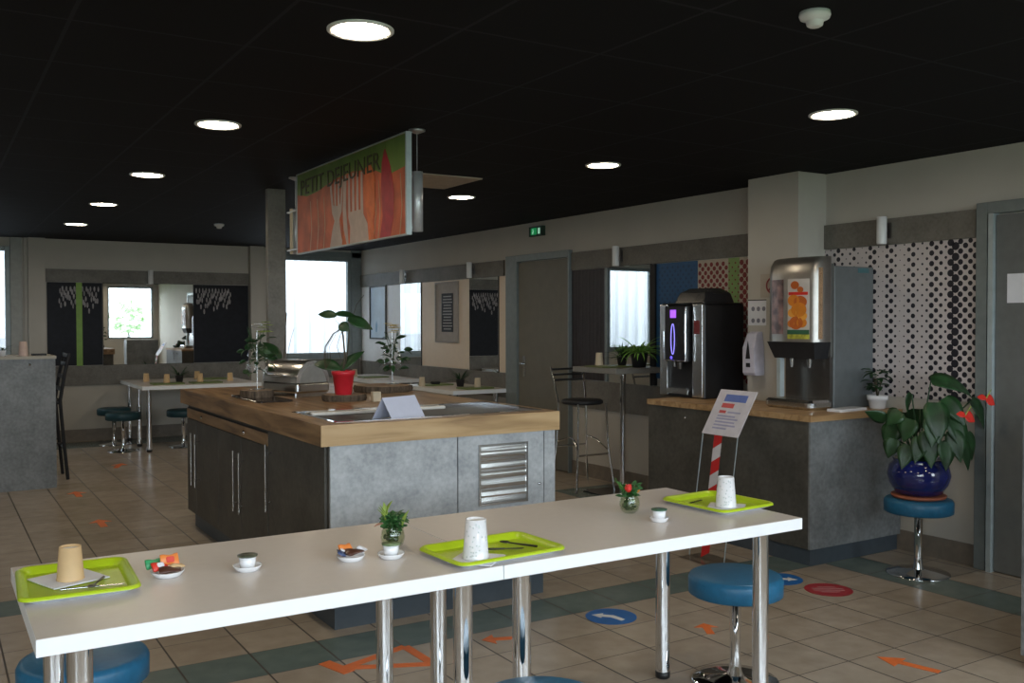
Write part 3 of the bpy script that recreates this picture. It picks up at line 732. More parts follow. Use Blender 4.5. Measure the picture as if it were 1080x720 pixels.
# small cream box beside the red pot, white folded card in the well, papers
o = MB().rbox((-.035, -.03, 0), (.035, .03, .075), .006).build('cream_box', M_beige); o.location = (2.36, 5.44, ZT); o.scale = (.75, .75, .8); tag(o, 'small cream box beside the log slice with the red pot', 'box')
t = thing('folded_card', 'white tent-folded card on the steel cold well', 'card', (2.08, 4.60, .945), R(-4))
b = MB(); 
b.prism([(-.075, 0), (0, .115), (.075, 0), (.072, 0), (0, .111), (-.072, 0)], .25, ((-.125, 0, 0), (0, 1, 0), (0, 0, 1)))
b.build('card_panels', M_paper_lilac, t)
b = MB().box((-.20, -.05, 0), (-.12, .05, .06)); 
o = MB().box((-.16, -.045, 0), (.2, .06, .003)).build('paper_sheet', M_paper); o.location = (2.15, 4.5, .986); o.rotation_euler = (0, 0, R(3)); tag(o, 'flat white paper sheet lying in the cold well under the card', 'paper')
t.location = (2.12, 4.585, .989); t.rotation_euler = (0, 0, R(22))

# ------------------------------------------------------------------ drinks counter
dc = thing('drinks_counter', 'grey cupboard counter with oak top holding the drink machines', 'counter', (4.985, 4.70, 0))
def D(*pts): return [(p[0]-4.985, p[1]-4.70, p[2]) for p in pts]
MB().box(*D((4.575, 3.965, 0), (5.13, 5.45, .105))).box(*D((5.13, 3.965, 0), (5.405, 4.56, .105))).build('plinth', M_plinth, dc)
MB().box(*D((4.562, 3.955, .105), (5.13, 5.455, .885))).box(*D((5.13, 3.955, .105), (5.405, 4.56, .885))).box(*D((5.13, 5.05, .105), (5.405, 5.455, .885))).build('cabinet_body', M_conc_shade, dc)
for y0, y1, ky in ((3.955, 4.70, 4.62), (4.705, 5.455, 5.05)):
    d = MB().box(*D((4.546, y0, .105), (4.562, y1, .883))).build('door', M_conc_shade, dc, bevel=.0015)
    MB().ball(D((4.540, ky, .82))[0], .008, .010, .010).build('knob', M_chrome, d)
MB().box(*D((4.546, 3.94, .105), (5.405, 3.955, .883))).build('end_panel', M_conc, dc, bevel=.001)
MB().box(*D((4.536, 3.93, .885), (5.13, 5.46, .922))).box(*D((5.13, 3.93, .885), (5.405, 4.56, .922))).box(*D((5.13, 5.05, .885), (5.405, 5.46, .922))).build('worktop', M_oak, dc)
ZD = .922
# coffee machine: front faces -X
cm = thing('coffee_machine', 'black and steel bean coffee machine with a lit purple display', 'coffee machine', (5.06, 5.435, ZD))
MB().rbox((-.20, -.235, 0), (.21, .235, .70), .02).build('body', M_black, cm)
MB().rbox((-.21, -.24, .70), (.20, .24, .712), .02).build('top_rim', M_black, cm)
b = MB(); b.loft([[(-.13, -.17, .715), (.17, -.17, .715), (.17, .17, .715), (-.13, .17, .715)], [(-.10, -.15, .79), (.15, -.15, .79), (.15, .15, .79), (-.10, .15, .79)], [(-.04, -.1, .825), (.10, -.1, .825), (.10, .1, .825), (-.04, .1, .825)]], smooth=False)
b.build('bean_hopper', P('smoked plastic', (.02, .02, .022), .2), cm, bevel=.01)
MB().box((-.222, .15, .01), (-.20, .235, .70)).build('side_column', M_steel, cm, bevel=.004)
MB().box((-.222, -.235, .01), (-.20, -.13, .70)).build('side_column', M_steel, cm, bevel=.004)
b = MB().rbox((-.265, -.11, .27), (-.20, .14, .69), .02); b.build('control_panel', M_black, cm)
MB().tube([(-.268, -.105, .28), (-.268, -.105, .60), (-.262, -.10, .68)], .006).tube([(-.268, .135, .28), (-.268, .135, .50)], .004).tube([(-.268, -.105, .28), (-.268, .135, .28)], .004).build('chrome_trim', M_chrome, cm)
MB().box((-.267, .0, .60), (-.2655, .065, .66)).build('display', emit('purple display', (.36, .10, .95), .9), cm)
ov = [(-.2675, .035+.02*math.sin(a/20*6.283), .44+.115*math.cos(a/20*6.283)) for a in range(21)]
MB().tube(ov, .0035, seg=6, caps=False).build('light_ring', emit('violet ring', (.30, .26, 1.0), .9), cm)
MB().ball((-.268, .05, .30), .005, .012, .012).build('start_light', emit('blue dot', (.12, .08, .9), 1.2), cm)
b = MB().box((-.224, -.21, .48), (-.2225, -.15, .58)).build('red_label', P('dark red label', (.16, .02, .02), .4), cm)
MB().box((-.25, -.11, .05), (-.20, .13, .07)).box((-.252, -.11, .03), (-.245, .13, .05)).build('drip_tray', M_steel, cm)
MB().cyl((-.235, -.01, .27), (-.235, -.01, .215), .022, .015).cyl((-.235, .05, .27), (-.235, .05, .23), .012).build('spout', M_darksteel, cm)
# juice machine
jm = thing('juice_dispenser', 'tall grey juice dispenser with an orange juice picture', 'juice dispenser', (5.12, 4.355, ZD))
def J(*pts): return [(p[0]-5.12, p[1]-4.355, p[2]-ZD) for p in pts]
MB().box(*J((5.02, 4.16, .925), (5.41, 4.55, 1.855))).build('cabinet', P('grey hammered metal', (.15, .165, .17), .4, .3), jm, bevel=.006)
MB().box(*J((4.99, 4.16, 1.26), (5.02, 4.55, 1.87))).build('door_edge', P('dark door seal', (.08, .08, .075), .4), jm, bevel=.004)
# curved head
n = 10; cl = []
for k in range(n+1):
    u = k/n; yy = 4.55-u*.39; bulge = .035*math.sin(math.pi*u)
    cl.append((4.845-bulge, yy))
def headring(z, ins=0): return [J((x+ins, y, z))[0] for x, y in cl]+[J((4.99, 4.16, z))[0], J((4.99, 4.55, z))[0]]
b = MB(); b.loft([headring(1.36), headring(1.80), headring(1.86, .01), headring(1.90, .04), headring(1.915, .075)], True, True, True); b.build('front_head', P('satin grey steel', (.42, .40, .37), .38, .9), jm)
def curved(y0, y1, z0, z1, off, mat, name, par=jm):
    pts = []
    for k in range(9):
        u = (4.55-(y0+(y1-y0)*k/8))/.39; yy = y0+(y1-y0)*k/8; pts.append((4.845-.035*math.sin(math.pi*u)-off, yy))
    b = MB(); b.loft([[J((x, y, z0))[0] for x, y in pts]+[J((x+.002, y, z0))[0] for x, y in reversed(pts)], [J((x, y, z1))[0] for x, y in pts]+[J((x+.002, y, z1))[0] for x, y in reversed(pts)]], True, True, False)
    return b.build(name, mat, par)
curved(4.20, 4.36, 1.41, 1.77, .003, P('picture white', (.55, .5, .46), .4), 'juice_picture')
curved(4.40, 4.52, 1.41, 1.77, .003, P('berry picture', (.20, .11, .10), .35, var=.7, scale=14), 'berry_picture')
curved(4.20, 4.36, 1.41, 1.44, .005, P('dark green caption', (.03, .10, .05), .4), 'caption_strip')
curved(4.20, 4.36, 1.38, 1.41, .003, P('yellow green strip', (.40, .38, .05), .4, var=.4, scale=25), 'caption_strip')
curved(4.21, 4.35, 1.665, 1.685, .0055, M_redsatin, 'caption_strip')
b = MB(); rnd = random.Random(8)
for (yy, zz, r_) in ((4.30, 1.73, .028), (4.26, 1.62, .042), (4.31, 1.63, .04), (4.27, 1.57, .05), (4.32, 1.55, .03), (4.245, 1.53, .03), (4.29, 1.485, .045), (4.25, 1.485, .033), (4.33, 1.48, .025), (4.26, 1.70, .02)):
    u = (4.55-yy)/.39; xx = 4.845-.035*math.sin(math.pi*u)-.0062-.0012*rnd.random()
    b.mat(int(rnd.random()*2.99)).disc((0, 0), r_*1.12, (J((xx, yy, zz))[0], Vector((-.035*math.pi*math.cos(math.pi*u)/.39, -1, 0)).normalized(), (0,0,1)), -.001, seg=18, ry=r_*.95)
b.build('orange_slices', [P('orange flesh', (.62, .20, .02), .4), P('orange bright', (.75, .33, .05), .4), P('orange peel', (.48, .11, .02), .4)], jm)
MB().box(*J((4.85, 4.165, 1.38), (4.90, 4.17, 1.84))).box(*J((4.87, 4.155, 1.38), (4.905, 4.165, 1.84))).build('copper_strip', P('warm reflecting strip', (.75, .50, .30), .25, .8), jm)
b = MB(); b.loft([[J(p)[0] for p in ((4.83, 4.56, 1.36), (4.83, 4.16, 1.36), (4.99, 4.16, 1.36), (4.99, 4.56, 1.36))], [J(p)[0] for p in ((4.87, 4.53, 1.25), (4.87, 4.19, 1.25), (4.99, 4.19, 1.25), (4.99, 4.53, 1.25))]], smooth=False)
b.build('dispensing_chin', M_blackmat, jm)
MB().box(*J((4.99, 4.17, .925), (5.02, 4.54, 1.26))).build('splash_back', M_darksteel, jm)
for yy in (4.28, 4.43): MB().cyl(J((4.93, yy, 1.25))[0], J((4.93, yy, 1.19))[0], .016, .010).build('nozzle', M_steel, jm)
MB().box(*J((4.86, 4.47, .99), (4.90, 4.50, 1.25))).build('light_post', M_frame_lt, jm)
MB().rbox(*J((4.79, 4.15, .922), (5.02, 4.56, .985)), .05).build('drip_tray', M_steel, jm)
MB().box(*J((5.25, 4.1585, 1.815), (5.36, 4.160, 1.845))).build('maker_plate', P('teal plate', (.05, .14, .16), .4), jm)
# sanitiser, notices on pillar
sn = thing('sanitizer_dispenser', 'white hand sanitizer dispenser on the wall pillar', 'sanitizer dispenser', (5.14, 4.935, 1.105))
b = MB(); b.loft([[(-.085, -.06, 0), (-.085, .06, 0), (0, .06, 0), (0, -.06, 0)], [(-.10, -.062, .02), (-.10, .062, .02), (0, .062, .02), (0, -.062, .02)], [(-.105, -.058, .2), (-.105, .058, .2), (0, .058, .2), (0, -.058, .2)], [(-.07, -.045, .30), (-.07, .045, .30), (0, .045, .30), (0, -.045, .30)], [(-.04, -.04, .315), (-.04, .04, .315), (0, .04, .315), (0, -.04, .315)]], smooth=False)
b.build('case', P('lilac white plastic', (.62, .60, .70), .3), sn, bevel=.008)
b = MB().prism([(-.022, .12), (-.010, .20), (0, .25), (.010, .20), (.022, .12)], .002, ((-.105, 0, 0), (0, -1, 0), (0, 0, 1))); b.build('level_window', M_blackmat, sn)
MB().box((-.107, -.018, .06), (-.10, .018, .09)).build('sensor_button', M_blackmat, sn)
nt = MB().box((5.137, 4.86, 1.465), (5.14, 5.035, 1.645)).build('pictogram_notice', M_paper); tag(nt, 'white notice with six round pictograms above the sanitizer', 'notice')
b = MB()
for i in range(3):
    for j in range(2): b.disc((-4.985+i*.052-.0+.0, 1.50+j*.085), .017, ((5.1368, 0, 0), (0,-1,0), (0,0,1)), .0006, seg=14)
b.build('pictograms', P('grey violet print', (.22, .22, .27), .5), nt)
o = MB().box((5.1365, 4.86, 1.645), (5.14, 5.035, 1.652)).build('notice_edge', M_blackmat, nt)
ns = MB().box((5.1375, 4.74, 1.665), (5.14, 4.915, 1.835)).build('no_entry_notice', P('tan notice', (.42, .36, .30), .7)); tag(ns, 'pale notice with a red ring, half hidden by the juice dispenser', 'notice')
rg = [(5.137, 4.80+.055*math.cos(a/20*6.283), 1.75+.055*math.sin(a/20*6.283)) for a in range(21)]
MB().tube(rg, .006, seg=6, caps=False).cyl((5.137, 4.76, 1.79), (5.137, 4.84, 1.71), .006, seg=6).build('red_ring', P('dark red print', (.25, .03, .03), .5), ns)
# small pot plant and folded towels on the worktop
pl = thing('potted_plant', 'small leafy plant in a white pot beside the juice dispenser', 'potted plant', (5.30, 4.04, ZD))
MB().lathe([(.001, 0), (.045, 0), (.050, .01), (.058, .055), (.066, .057), (.068, .088), (.060, .088), (.056, .075), (.001, .073)], caps=False).build('pot', M_ceramic, pl)
MB().lathe([(.001, .076), (.057, .074)], caps=False).build('soil', M_soil, pl)
b = MB(); rnd = random.Random(11)
for k in range(5):
    a = rnd.uniform(0, 6.28); b.tube([(0, 0, .07), (.015*math.cos(a), .015*math.sin(a), .14), (.03*math.cos(a), .03*math.sin(a), .2)], .0045, seg=6)
b.build('stem', M_stem, pl); b = MB()
for k in range(34):
    a = rnd.uniform(0, 6.28); z = rnd.uniform(.13, .25); rr = rnd.uniform(.0, .05)
    b.leaf((rr*math.cos(a), rr*math.sin(a), z), (math.cos(a), math.sin(a), rnd.uniform(-.1, .7)), rnd.uniform(.05, .075), .042, droop=.8, n=4)
b.build('foliage', M_leaf, pl)
tw = thing('stacked_trays', 'flat stack of white trays beside the small white pot', 'trays', (5.02, 4.055, ZD), R(6))
for k in range(3): MB().rbox((-.15, -.055, .0+k*.006), (.15, .055, .005+k*.006), .015).build('tray', M_ceramic, tw)
# potted anthurium on blue stool
def stool(x, y, lb, mat=M_blue, h=.45, foot=True, r=.193, group='round swivel stools'):
    t = thing('round_stool', lb, 'stool', (x, y, 0), 0, group)
    MB().lathe([(.001, h-.085), (r-.012, h-.085), (r, h-.078), (r+.001, h-.02), (r-.006, h-.006), (r-.02, h), (.001, h)], seg=40, caps=False).build('seat', mat, t)
    MB().lathe([(.001, h-.085), (.07, h-.086), (.07, h-.095), (.024, h-.10), (.022, .10), (.026, .05), (.035, .028), (.035, .02)], seg=24, caps=False).build('pole', M_chrome, t)
    MB().lathe([(.035, .03), (.06, .024), (.12, .016), (.175, .009), (.18, .004), (.18, 0), (.001, 0)], seg=40, caps=False).build('base_plate', M_chrome, t)
    return t
s0 = stool(4.985, 3.51, 'blue stool carrying the big red-flowered plant by the right wall')
dup(s0, (2.85, 2.86, 0), 'blue stool under the right end of the long white table')
dup(s0, (.41, 3.25, 0), 'blue stool under the left end of the long white table')
dup(s0, (1.44, 2.19, 0), 'blue stool at the bottom edge, in front of the table middle')
s1 = stool(1.94, 12.45, 'farthest dark teal stool, left of the back wall table', M_blue_dk, group='round swivel stools')
dup(s1, (1.93, 11.75, 0), 'dark teal stool at the left end of the back wall table')
dup(s1, (2.62, 11.80, 0), 'dark teal stool under the back wall table near the buffet corner')
an = thing('potted_anthurium', 'large dark leaved plant with red flowers in a glossy blue pot', 'potted plant', (4.985, 3.51, .45))
MB().lathe([(.001, .0), (.12, .0), (.15, .008), (.155, .022), (.145, .024), (.001, .02)], caps=False).build('saucer', M_terra, an)
MB().lathe([(.001, .02), (.10, .02), (.13, .035), (.165, .09), (.178, .14), (.165, .195), (.14, .22), (.148, .235), (.138, .237), (.125, .22), (.001, .21)], seg=40, caps=False).build('pot', M_bluepot, an)
MB().lathe([(.001, .213), (.128, .213)], caps=False).build('soil', M_soil, an)
rnd = random.Random(21); stems = MB()
RTv = Vector((.851, -.524, 0)); FWv = Vector((.524, .851, 0))
def anth(sx, sz, sd, L, W, el=-35, az=None, droop=.9, roll=0):    # leaf with its stalk; sx right, sd depth, sz height
    p = RTv*sx+FWv*sd+Vector((0,0,sz))
    stems.tube([(rnd.uniform(-.03,.03), rnd.uniform(-.03,.03), .2), tuple(p*.5+Vector((0,0,.14))), tuple(p)], .0045, seg=6)
    a = math.atan2(sd, sx) if az is None else R(az)
    h_ = RTv*math.cos(a)+FWv*math.sin(a); e = R(el)
    MB().leaf(p, h_*math.cos(e)+Vector((0,0,math.sin(e))), L, W, droop=droop, n=9, fold=.12, roll=roll, heart=True).build('leaf', M_leaf, an)
for q in [(.00,.70,-.03,.30,.15,5,-15,1.1,35), (-.10,.62,.0,.18,.12,-60,190,.5,50), (-.02,.58,-.12,.25,.15,-60,-95,.4,0), (.08,.50,-.12,.22,.13,-60,-60,.4,20), (-.14,.48,-.08,.2,.12,-65,200,.4,-30),
          (-.20,.44,.0,.2,.12,-60,185,.5,-40), (-.06,.42,-.14,.22,.13,-70,-100,.3,10), (.16,.48,-.04,.24,.11,-60,0,.5,40), (.26,.58,.02,.24,.12,-45,0,.7,50), (.14,.36,-.12,.18,.10,-70,-40,.3,20),
          (-.16,.33,-.1,.15,.10,-60,220,.4,-30), (.02,.36,-.17,.17,.12,-70,-90,.3,-15), (-.24,.46,.03,.20,.09,30,172,.4,60), (.0,.52,.12,.24,.14,-30,80,.8,0), (.12,.54,.10,.2,.13,-30,40,.9,20), (-.1,.50,.12,.2,.13,-30,120,.8,10), (-.22,.36,-.04,.17,.10,-70,190,.4,-50),
          (-.10,.38,-.13,.16,.10,-60,230,.4,-30), (.07,.42,-.15,.19,.11,-65,-70,.4,30), (-.18,.52,-.03,.16,.11,-40,180,.6,-50), (.20,.40,-.06,.18,.09,-70,-10,.4,50), (.05,.60,-.08,.20,.12,-40,-50,.6,40), (-.04,.50,-.15,.18,.12,-65,-110,.3,-20), (-.13,.42,.05,.2,.12,-40,160,.6,-40)]:
    q = (q[0]+.055, q[1]-.005, q[2], q[3]*(.72 if 150 < q[6] < 205 else 1.0))+q[4:8]+(R(q[8]),)
    anth(*q)
stems.build('stalks', M_leaf, an)
for sx, sz, az, sd_ in ((.13, .52, 10, -.30), (.335, .60, -30, -.12)):
    p = RTv*sx+FWv*sd_+Vector((0,0,sz))
    b = MB()
    b.leaf(p, RTv*math.cos(R(az))+Vector((0,0,-.5)), .075, .07, droop=.4, n=7, fold=.15, heart=True, roll=R(60))
    b.leaf(p, RTv*-1+Vector((0,0,.2)), .05, .04, droop=.3, n=5, fold=.1, roll=R(-60))
    b.build('red_flower', M_redsatin, an)
    MB().cyl(tuple(p), tuple(p+RTv*.03+Vector((0,0,.05))), .004, .002).build('spadix', M_leafy, an)

# slanted floor notice stand
sg = thing('notice_stand', 'clear floor stand with slanted white notice and red-white striped tape', 'sign stand', (4.14, 4.41, 0))
b = MB(); b.loft([[(.0, -.155, .004), (.0, .155, .004), (.005, .155, .004), (.005, -.155, .004)], [(.115, -.155, .78), (.115, .155, .78), (.12, .155, .78), (.12, -.155, .78)]], smooth=False)
b.box((-.10, -.155, 0), (.13, .155, .005)); b.build('clear_sheet', M_glass, sg)
b = MB()
for sy in (-.155, .153):
    b.loft([[(-.001, sy, .004), (-.001, sy+.002, .004), (.006, sy+.002, .004), (.006, sy, .004)], [(.114, sy, .78), (.114, sy+.002, .78), (.121, sy+.002, .78), (.121, sy, .78)]], smooth=False)
b.build('sheet_edges', M_frame_lt, sg)
b = MB(); nst = 9
for k in range(nst):
    z0, z1 = .01+k*.085, .01+(k+1)*.085; b.mat(k % 2)
    f_ = lambda z: .0+.115*(z-.004)/.776-.002
    q = lambda y, z: (f_(z), y, z)
    lo = .07
    vs = [q(.045, max(.006, z0-.0)), q(-.025, min(.775, z0+lo*.6)), q(-.025, min(.775, z1+lo*.6)), q(.045, min(.775, z1))]
    b.add(vs+[(v_[0]-.001, v_[1], v_[2]) for v_ in vs], [(0,1,2,3), (7,6,5,4), (0,4,5,1), (2,6,7,3), (1,5,6,2), (3,7,4,0)])
b.build('striped_tape', [P('tape red', (.55, .02, .02), .5), P('tape white', (.62, .60, .62), .5)], sg)
b = MB(); bd = lambda u, v, o=0: (.115+v*.17-o*.8, .16-u*.32, .775+v*.275+o*.5)
def slab(b, u0, v0, u1, v1, o0, o1):
    vs = [bd(u0,v0,o0), bd(u1,v0,o0), bd(u1,v1,o0), bd(u0,v1,o0), bd(u0,v0,o1), bd(u1,v0,o1), bd(u1,v1,o1), bd(u0,v1,o1)]
    return b.add(vs, [(0,3,2,1),(4,5,6,7),(0,1,5,4),(1,2,6,5),(2,3,7,6),(3,0,4,7)])
slab(MB(), 0, 0, 1, 1, 0, .005).build('notice_board', P('lilac white notice', (.60, .57, .62), .5), sg)
b = MB(); slab(b, .22, .74, .82, .9, .0052, .006); b.mat(1); slab(b, .22, .60, .55, .70, .0052, .006); slab(b, .22, .48, .40, .54, .0052, .006); b.mat(2)
for k, (u1, v) in enumerate(((.8, .49), (.7, .40), (.8, .34), (.75, .27), (.8, .20), (.6, .13))): slab(b, .22 if k else .45, v, u1, v+.035, .0052, .006)
b.build('printed_text', [P('print blue', (.10, .16, .45), .5), P('print red', (.55, .08, .08), .5), P('print grey blue', (.33, .33, .48), .5)], sg)

# ------------------------------------------------------------------ high table, bar stool
ht = thing('high_table', 'small square high table on a chrome column against the mirror', 'high table', (5.16, 6.56, 0))
MB().box((-.30, -.31, 1.055), (.245, .31, 1.10)).build('tabletop', P('grey tabletop', (.20, .19, .17), .4), ht, bevel=.003)
MB().cyl((.05, .04, .012), (.05, .04, 1.055), .027, seg=20).build('column', M_chrome, ht)
MB().rbox((-.26, -.20, 0), (.24, .22, .012), .02).build('base_plate', P('black base', (.01, .01, .01), .25), ht)
bs = thing('bar_stool', 'black bar stool with chrome legs and slatted back at the high table', 'bar stool', (4.95, 6.85, 0))
MB().lathe([(.001, .765), (.17, .765), (.185, .775), (.185, .795), (.17, .805), (.001, .81)], seg=32, caps=False).build('seat', M_blackmat, bs)
L4 = {}
for sx in (-1, 1):
    for sy in (-1, 1):
        top = (sx*.15, sy*.15, .775); bot = (sx*.205, sy*.20, .01)
        mid = (sx*.165, sy*.165, .38)
        L4[(sx, sy)] = MB().tube([top, mid, bot], .010).build('leg', M_chrome, bs)
b = MB()
b.tube([(-.163, -.163, .33), (.163, -.163, .33)], .008).tube([(-.165, .165, .38), (.165, .165, .38)], .008)
for sx in (-1, 1): b.tube([(sx*.165, -.165, .36), (sx*.12, -.05, .45), (sx*.10, .05, .47), (sx*.165, .165, .42)], .007)
b.build('foot_rail', M_chrome, bs)
for sx in (-1, 1): MB().tube([(sx*.15, .15, .77), (sx*.16, .175, .86), (sx*.175, .24, 1.09)], .009).build('back_post', M_chrome, bs)
for k in range(3):
    z = .97+k*.048; y = .165+(z-.77)*.22
    MB().tube([(-.17, y, z), (0, y+.03, z), (.17, y, z)], .010).build('back_slat', M_blackmat, bs)

def cup(name, x, y, z, lb, mat, h=.085, r0=.026, r1=.037, group=None, up=True, pat=None):
    # paper cup; standing upside down when up is False
    t = thing(name, lb, 'cup', (x, y, z), 0, group)
    if up: pr = [(.001, .003), (r0, .003), (r0, 0), (r1-.001, h-.003), (r1+.002, h), (r1-.001, h-.001), (r0-.001, .006), (.001, .006)]
    else: pr = [(r1-.001, .0), (r1+.0015, .002), (r1, .005), (r0, h), (r0-.002, h), (r0-.003, h-.008), (.001, h-.008)]
    MB().lathe(pr, seg=32, caps=False).build('cup_wall', [mat], t)
    if not up: MB().lathe([(.001, h-.007), (r0-.003, h-.007)], caps=False, seg=24).build('cup_bottom', M_cup_in, t)
    if pat:
        b = MB(); rnd = random.Random(3)
        for k in range(70):
            a = rnd.uniform(0, 6.28); zz = rnd.uniform(.01, h-.008); rr = (r1+(r0-r1)*zz/h)+.0006
            c = Vector((rr*math.cos(a), rr*math.sin(a), zz)); tg = Vector((-math.sin(a), math.cos(a), 0)); s_ = .0035
            nn = Vector((math.cos(a), math.sin(a), 0))*.0004
            b.add([c-tg*s_, c+Vector((0,0,-s_)), c+tg*s_, c+Vector((0,0,s_))], [(0,1,2,3)])
        b.build('flower_print', pat, t)
    return t
cup('paper_cup', 5.01, 6.68, 1.10, 'cream paper cup on the high table', M_beige, .11, .028, .036, up=False)
o = MB().rbox((-.2, -.14, 0), (.2, .14, .012), .02).build('serving_tray', P('olive tray', (.13, .15, .05), .4)); o.location = (5.09, 6.60, 1.10-.0); o.location.z = 1.10
tag(o, 'flat olive tray on the high table', 'tray')
for q in [c for c in S.objects if c.get('label') == 'cream paper cup on the high table']: q.location.z = 1.112
def fern(x, y, z, lb, mat, potm, s=1.0, n=40, up=.6, seed=1, name='potted_fern'):
    rnd = random.Random(seed)
    t = thing(name, lb, 'potted plant', (x, y, z))
    MB().lathe([(.001, 0), (.05*s, 0), (.065*s, .10*s), (.07*s, .11*s), (.06*s, .11*s), (.001, .1*s)], caps=False).build('pot', potm, t)
    b = MB()
    for k in range(n):
        a = rnd.uniform(0, 6.28); e = rnd.uniform(up-.3, 1.3)
        b.leaf((.02*s*math.cos(a), .02*s*math.sin(a), .1*s), (math.cos(a)*math.cos(e), math.sin(a)*math.cos(e), math.sin(e)), rnd.uniform(.14, .24)*s, .014*s+.004, droop=rnd.uniform(.8, 1.8) if up > .5 else rnd.uniform(.2, .6), n=6)
    b.build('fronds', mat, t)
    return t
fern(5.23, 6.40, 1.10, 'spiky green plant in a dark pot at the right of the high table', P('bright spiky leaf', (.16, .34, .05), .45, var=.3, scale=20), M_blackmat, 1.15, 46, .8, 3)
fern(5.20, 6.60, 1.112, 'low bushy dark green plant beside the cream cup', M_leaf, M_blackmat, .7, 50, .3, 6)

# ------------------------------------------------------------------ foreground tables
TZ0, TZ1 = .722, .764
def dining(x0, x1, y0, y1, lb, legs, group='white laminate tables'):
    cx, cy = (x0+x1)/2, (y0+y1)/2
    t = thing('dining_table', lb, 'table', (cx, cy, 0), 0, group)
    e = .0015
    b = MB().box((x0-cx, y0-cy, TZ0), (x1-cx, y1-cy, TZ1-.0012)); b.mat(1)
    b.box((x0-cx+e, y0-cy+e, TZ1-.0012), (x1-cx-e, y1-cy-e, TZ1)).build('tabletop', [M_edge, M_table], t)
    for lx, ly in legs:
        l = MB().cyl((lx-cx, ly-cy, .03), (lx-cx, ly-cy, TZ0), .030, seg=28).build('leg', M_chrome, t)
        MB().lathe([(.001, 0), (.026, 0), (.031, .005), (.031, .03), (.001, .03)], c=(lx-cx, ly-cy, 0), seg=24, caps=False).build('foot_cap', M_black, l)
    return t
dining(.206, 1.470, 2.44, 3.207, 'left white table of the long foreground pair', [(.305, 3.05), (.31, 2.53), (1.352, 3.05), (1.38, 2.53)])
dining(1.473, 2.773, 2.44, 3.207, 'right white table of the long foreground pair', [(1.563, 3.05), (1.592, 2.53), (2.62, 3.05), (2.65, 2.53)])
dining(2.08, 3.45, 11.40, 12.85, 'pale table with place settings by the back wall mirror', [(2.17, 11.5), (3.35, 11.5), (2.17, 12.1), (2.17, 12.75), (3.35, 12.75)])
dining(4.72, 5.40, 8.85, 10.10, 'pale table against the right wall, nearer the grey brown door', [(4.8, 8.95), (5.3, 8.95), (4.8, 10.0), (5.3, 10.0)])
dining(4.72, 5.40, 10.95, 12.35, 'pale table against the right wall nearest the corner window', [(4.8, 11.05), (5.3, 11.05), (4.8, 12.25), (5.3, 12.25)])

# trays
def tray(x, y, rz, lb, w_=.36, d_=.27, z=TZ1, group='lime green serving trays'):
    t = thing('serving_tray', lb, 'tray', (x, y, z), rz, group)
    def ring(sx, sy, r_, zz):
        out = []
        for cx, cy, a0 in ((sx-r_, sy-r_, 0), (-sx+r_, sy-r_, 90), (-sx+r_, -sy+r_, 180), (sx-r_, -sy+r_, 270)):
            for k in range(6): a = R(a0+18*k); out.append((cx+r_*math.cos(a), cy+r_*math.sin(a), zz))
        return out
    W, Dp = w_/2, d_/2
    b = MB()
    b.loft([ring(W-.028, Dp-.028, .02, .003), ring(W-.026, Dp-.026, .022, .006), ring(W-.012, Dp-.012, .03, .022), ring(W-.006, Dp-.006, .034, .0235), ring(W, Dp, .038, .019), ring(W+.001, Dp+.001, .038, .014)], True, False, True)
    b.add(ring(W-.028, Dp-.028, .02, .003), [tuple(range(24))])
    b.build('tray_dish', M_green_tray, t)
    b = MB(); b.loft([ring(W-.001, Dp-.001, .038, .014), ring(W-.006, Dp-.006, .034, .012), ring(W-.03, Dp-.03, .02, .0)], True, False, True)
    b.add(ring(W-.03, Dp-.03, .02, .0), [tuple(range(24))])
    b.build('tray_underside', M_rim, t)
    return t
tray(.350, 2.905, R(-3), 'lime green tray at the left end with a tan cup', .30, .375)
tray(1.520, 2.590, R(3), 'lime green tray in the middle with a white patterned cup', .40, .28)
tray(2.675, 2.785, R(3), 'lime green tray at the right end of the table', .30, .35)
def napkin(x, y, rz, lb, s=.16, z=TZ1+.0055):
    o = MB().box((-s/2, -s/2, 0), (s/2, s/2, .002)).box((-s/2, -s/2, .002), (s/2*.98, s/2*.98, .0035)).build('paper_napkin', M_paper, loc=(x, y, z), rz=rz)
    tag(o, lb, 'napkin', 'white paper napkins on trays')
napkin(.335, 2.955, R(20), 'white napkin under the tan cup')
napkin(1.43, 2.53, R(40), 'white napkin under the patterned cup in the middle', .14)
napkin(2.66, 2.72, R(40), 'white napkin under the patterned cup at the right', .14)
zc_ = TZ1+.0095
cup('paper_cup', .337, 2.93, zc_, 'tan paper cup upside down on the left green tray', M_kraft, .094, .029, .036, 'paper cups turned upside down', up=False)
M_pat = P('pale grey flower print', (.60, .63, .64), .6)
cup('paper_cup', 1.425, 2.528, zc_, 'white patterned cup upside down on the middle green tray', M_ceramic, .122, .031, .040, 'paper cups turned upside down', up=False, pat=M_pat)
cup('paper_cup', 2.65, 2.712, zc_, 'white patterned cup upside down on the right green tray', M_ceramic, .118, .031, .040, 'paper cups turned upside down', up=False, pat=M_pat)
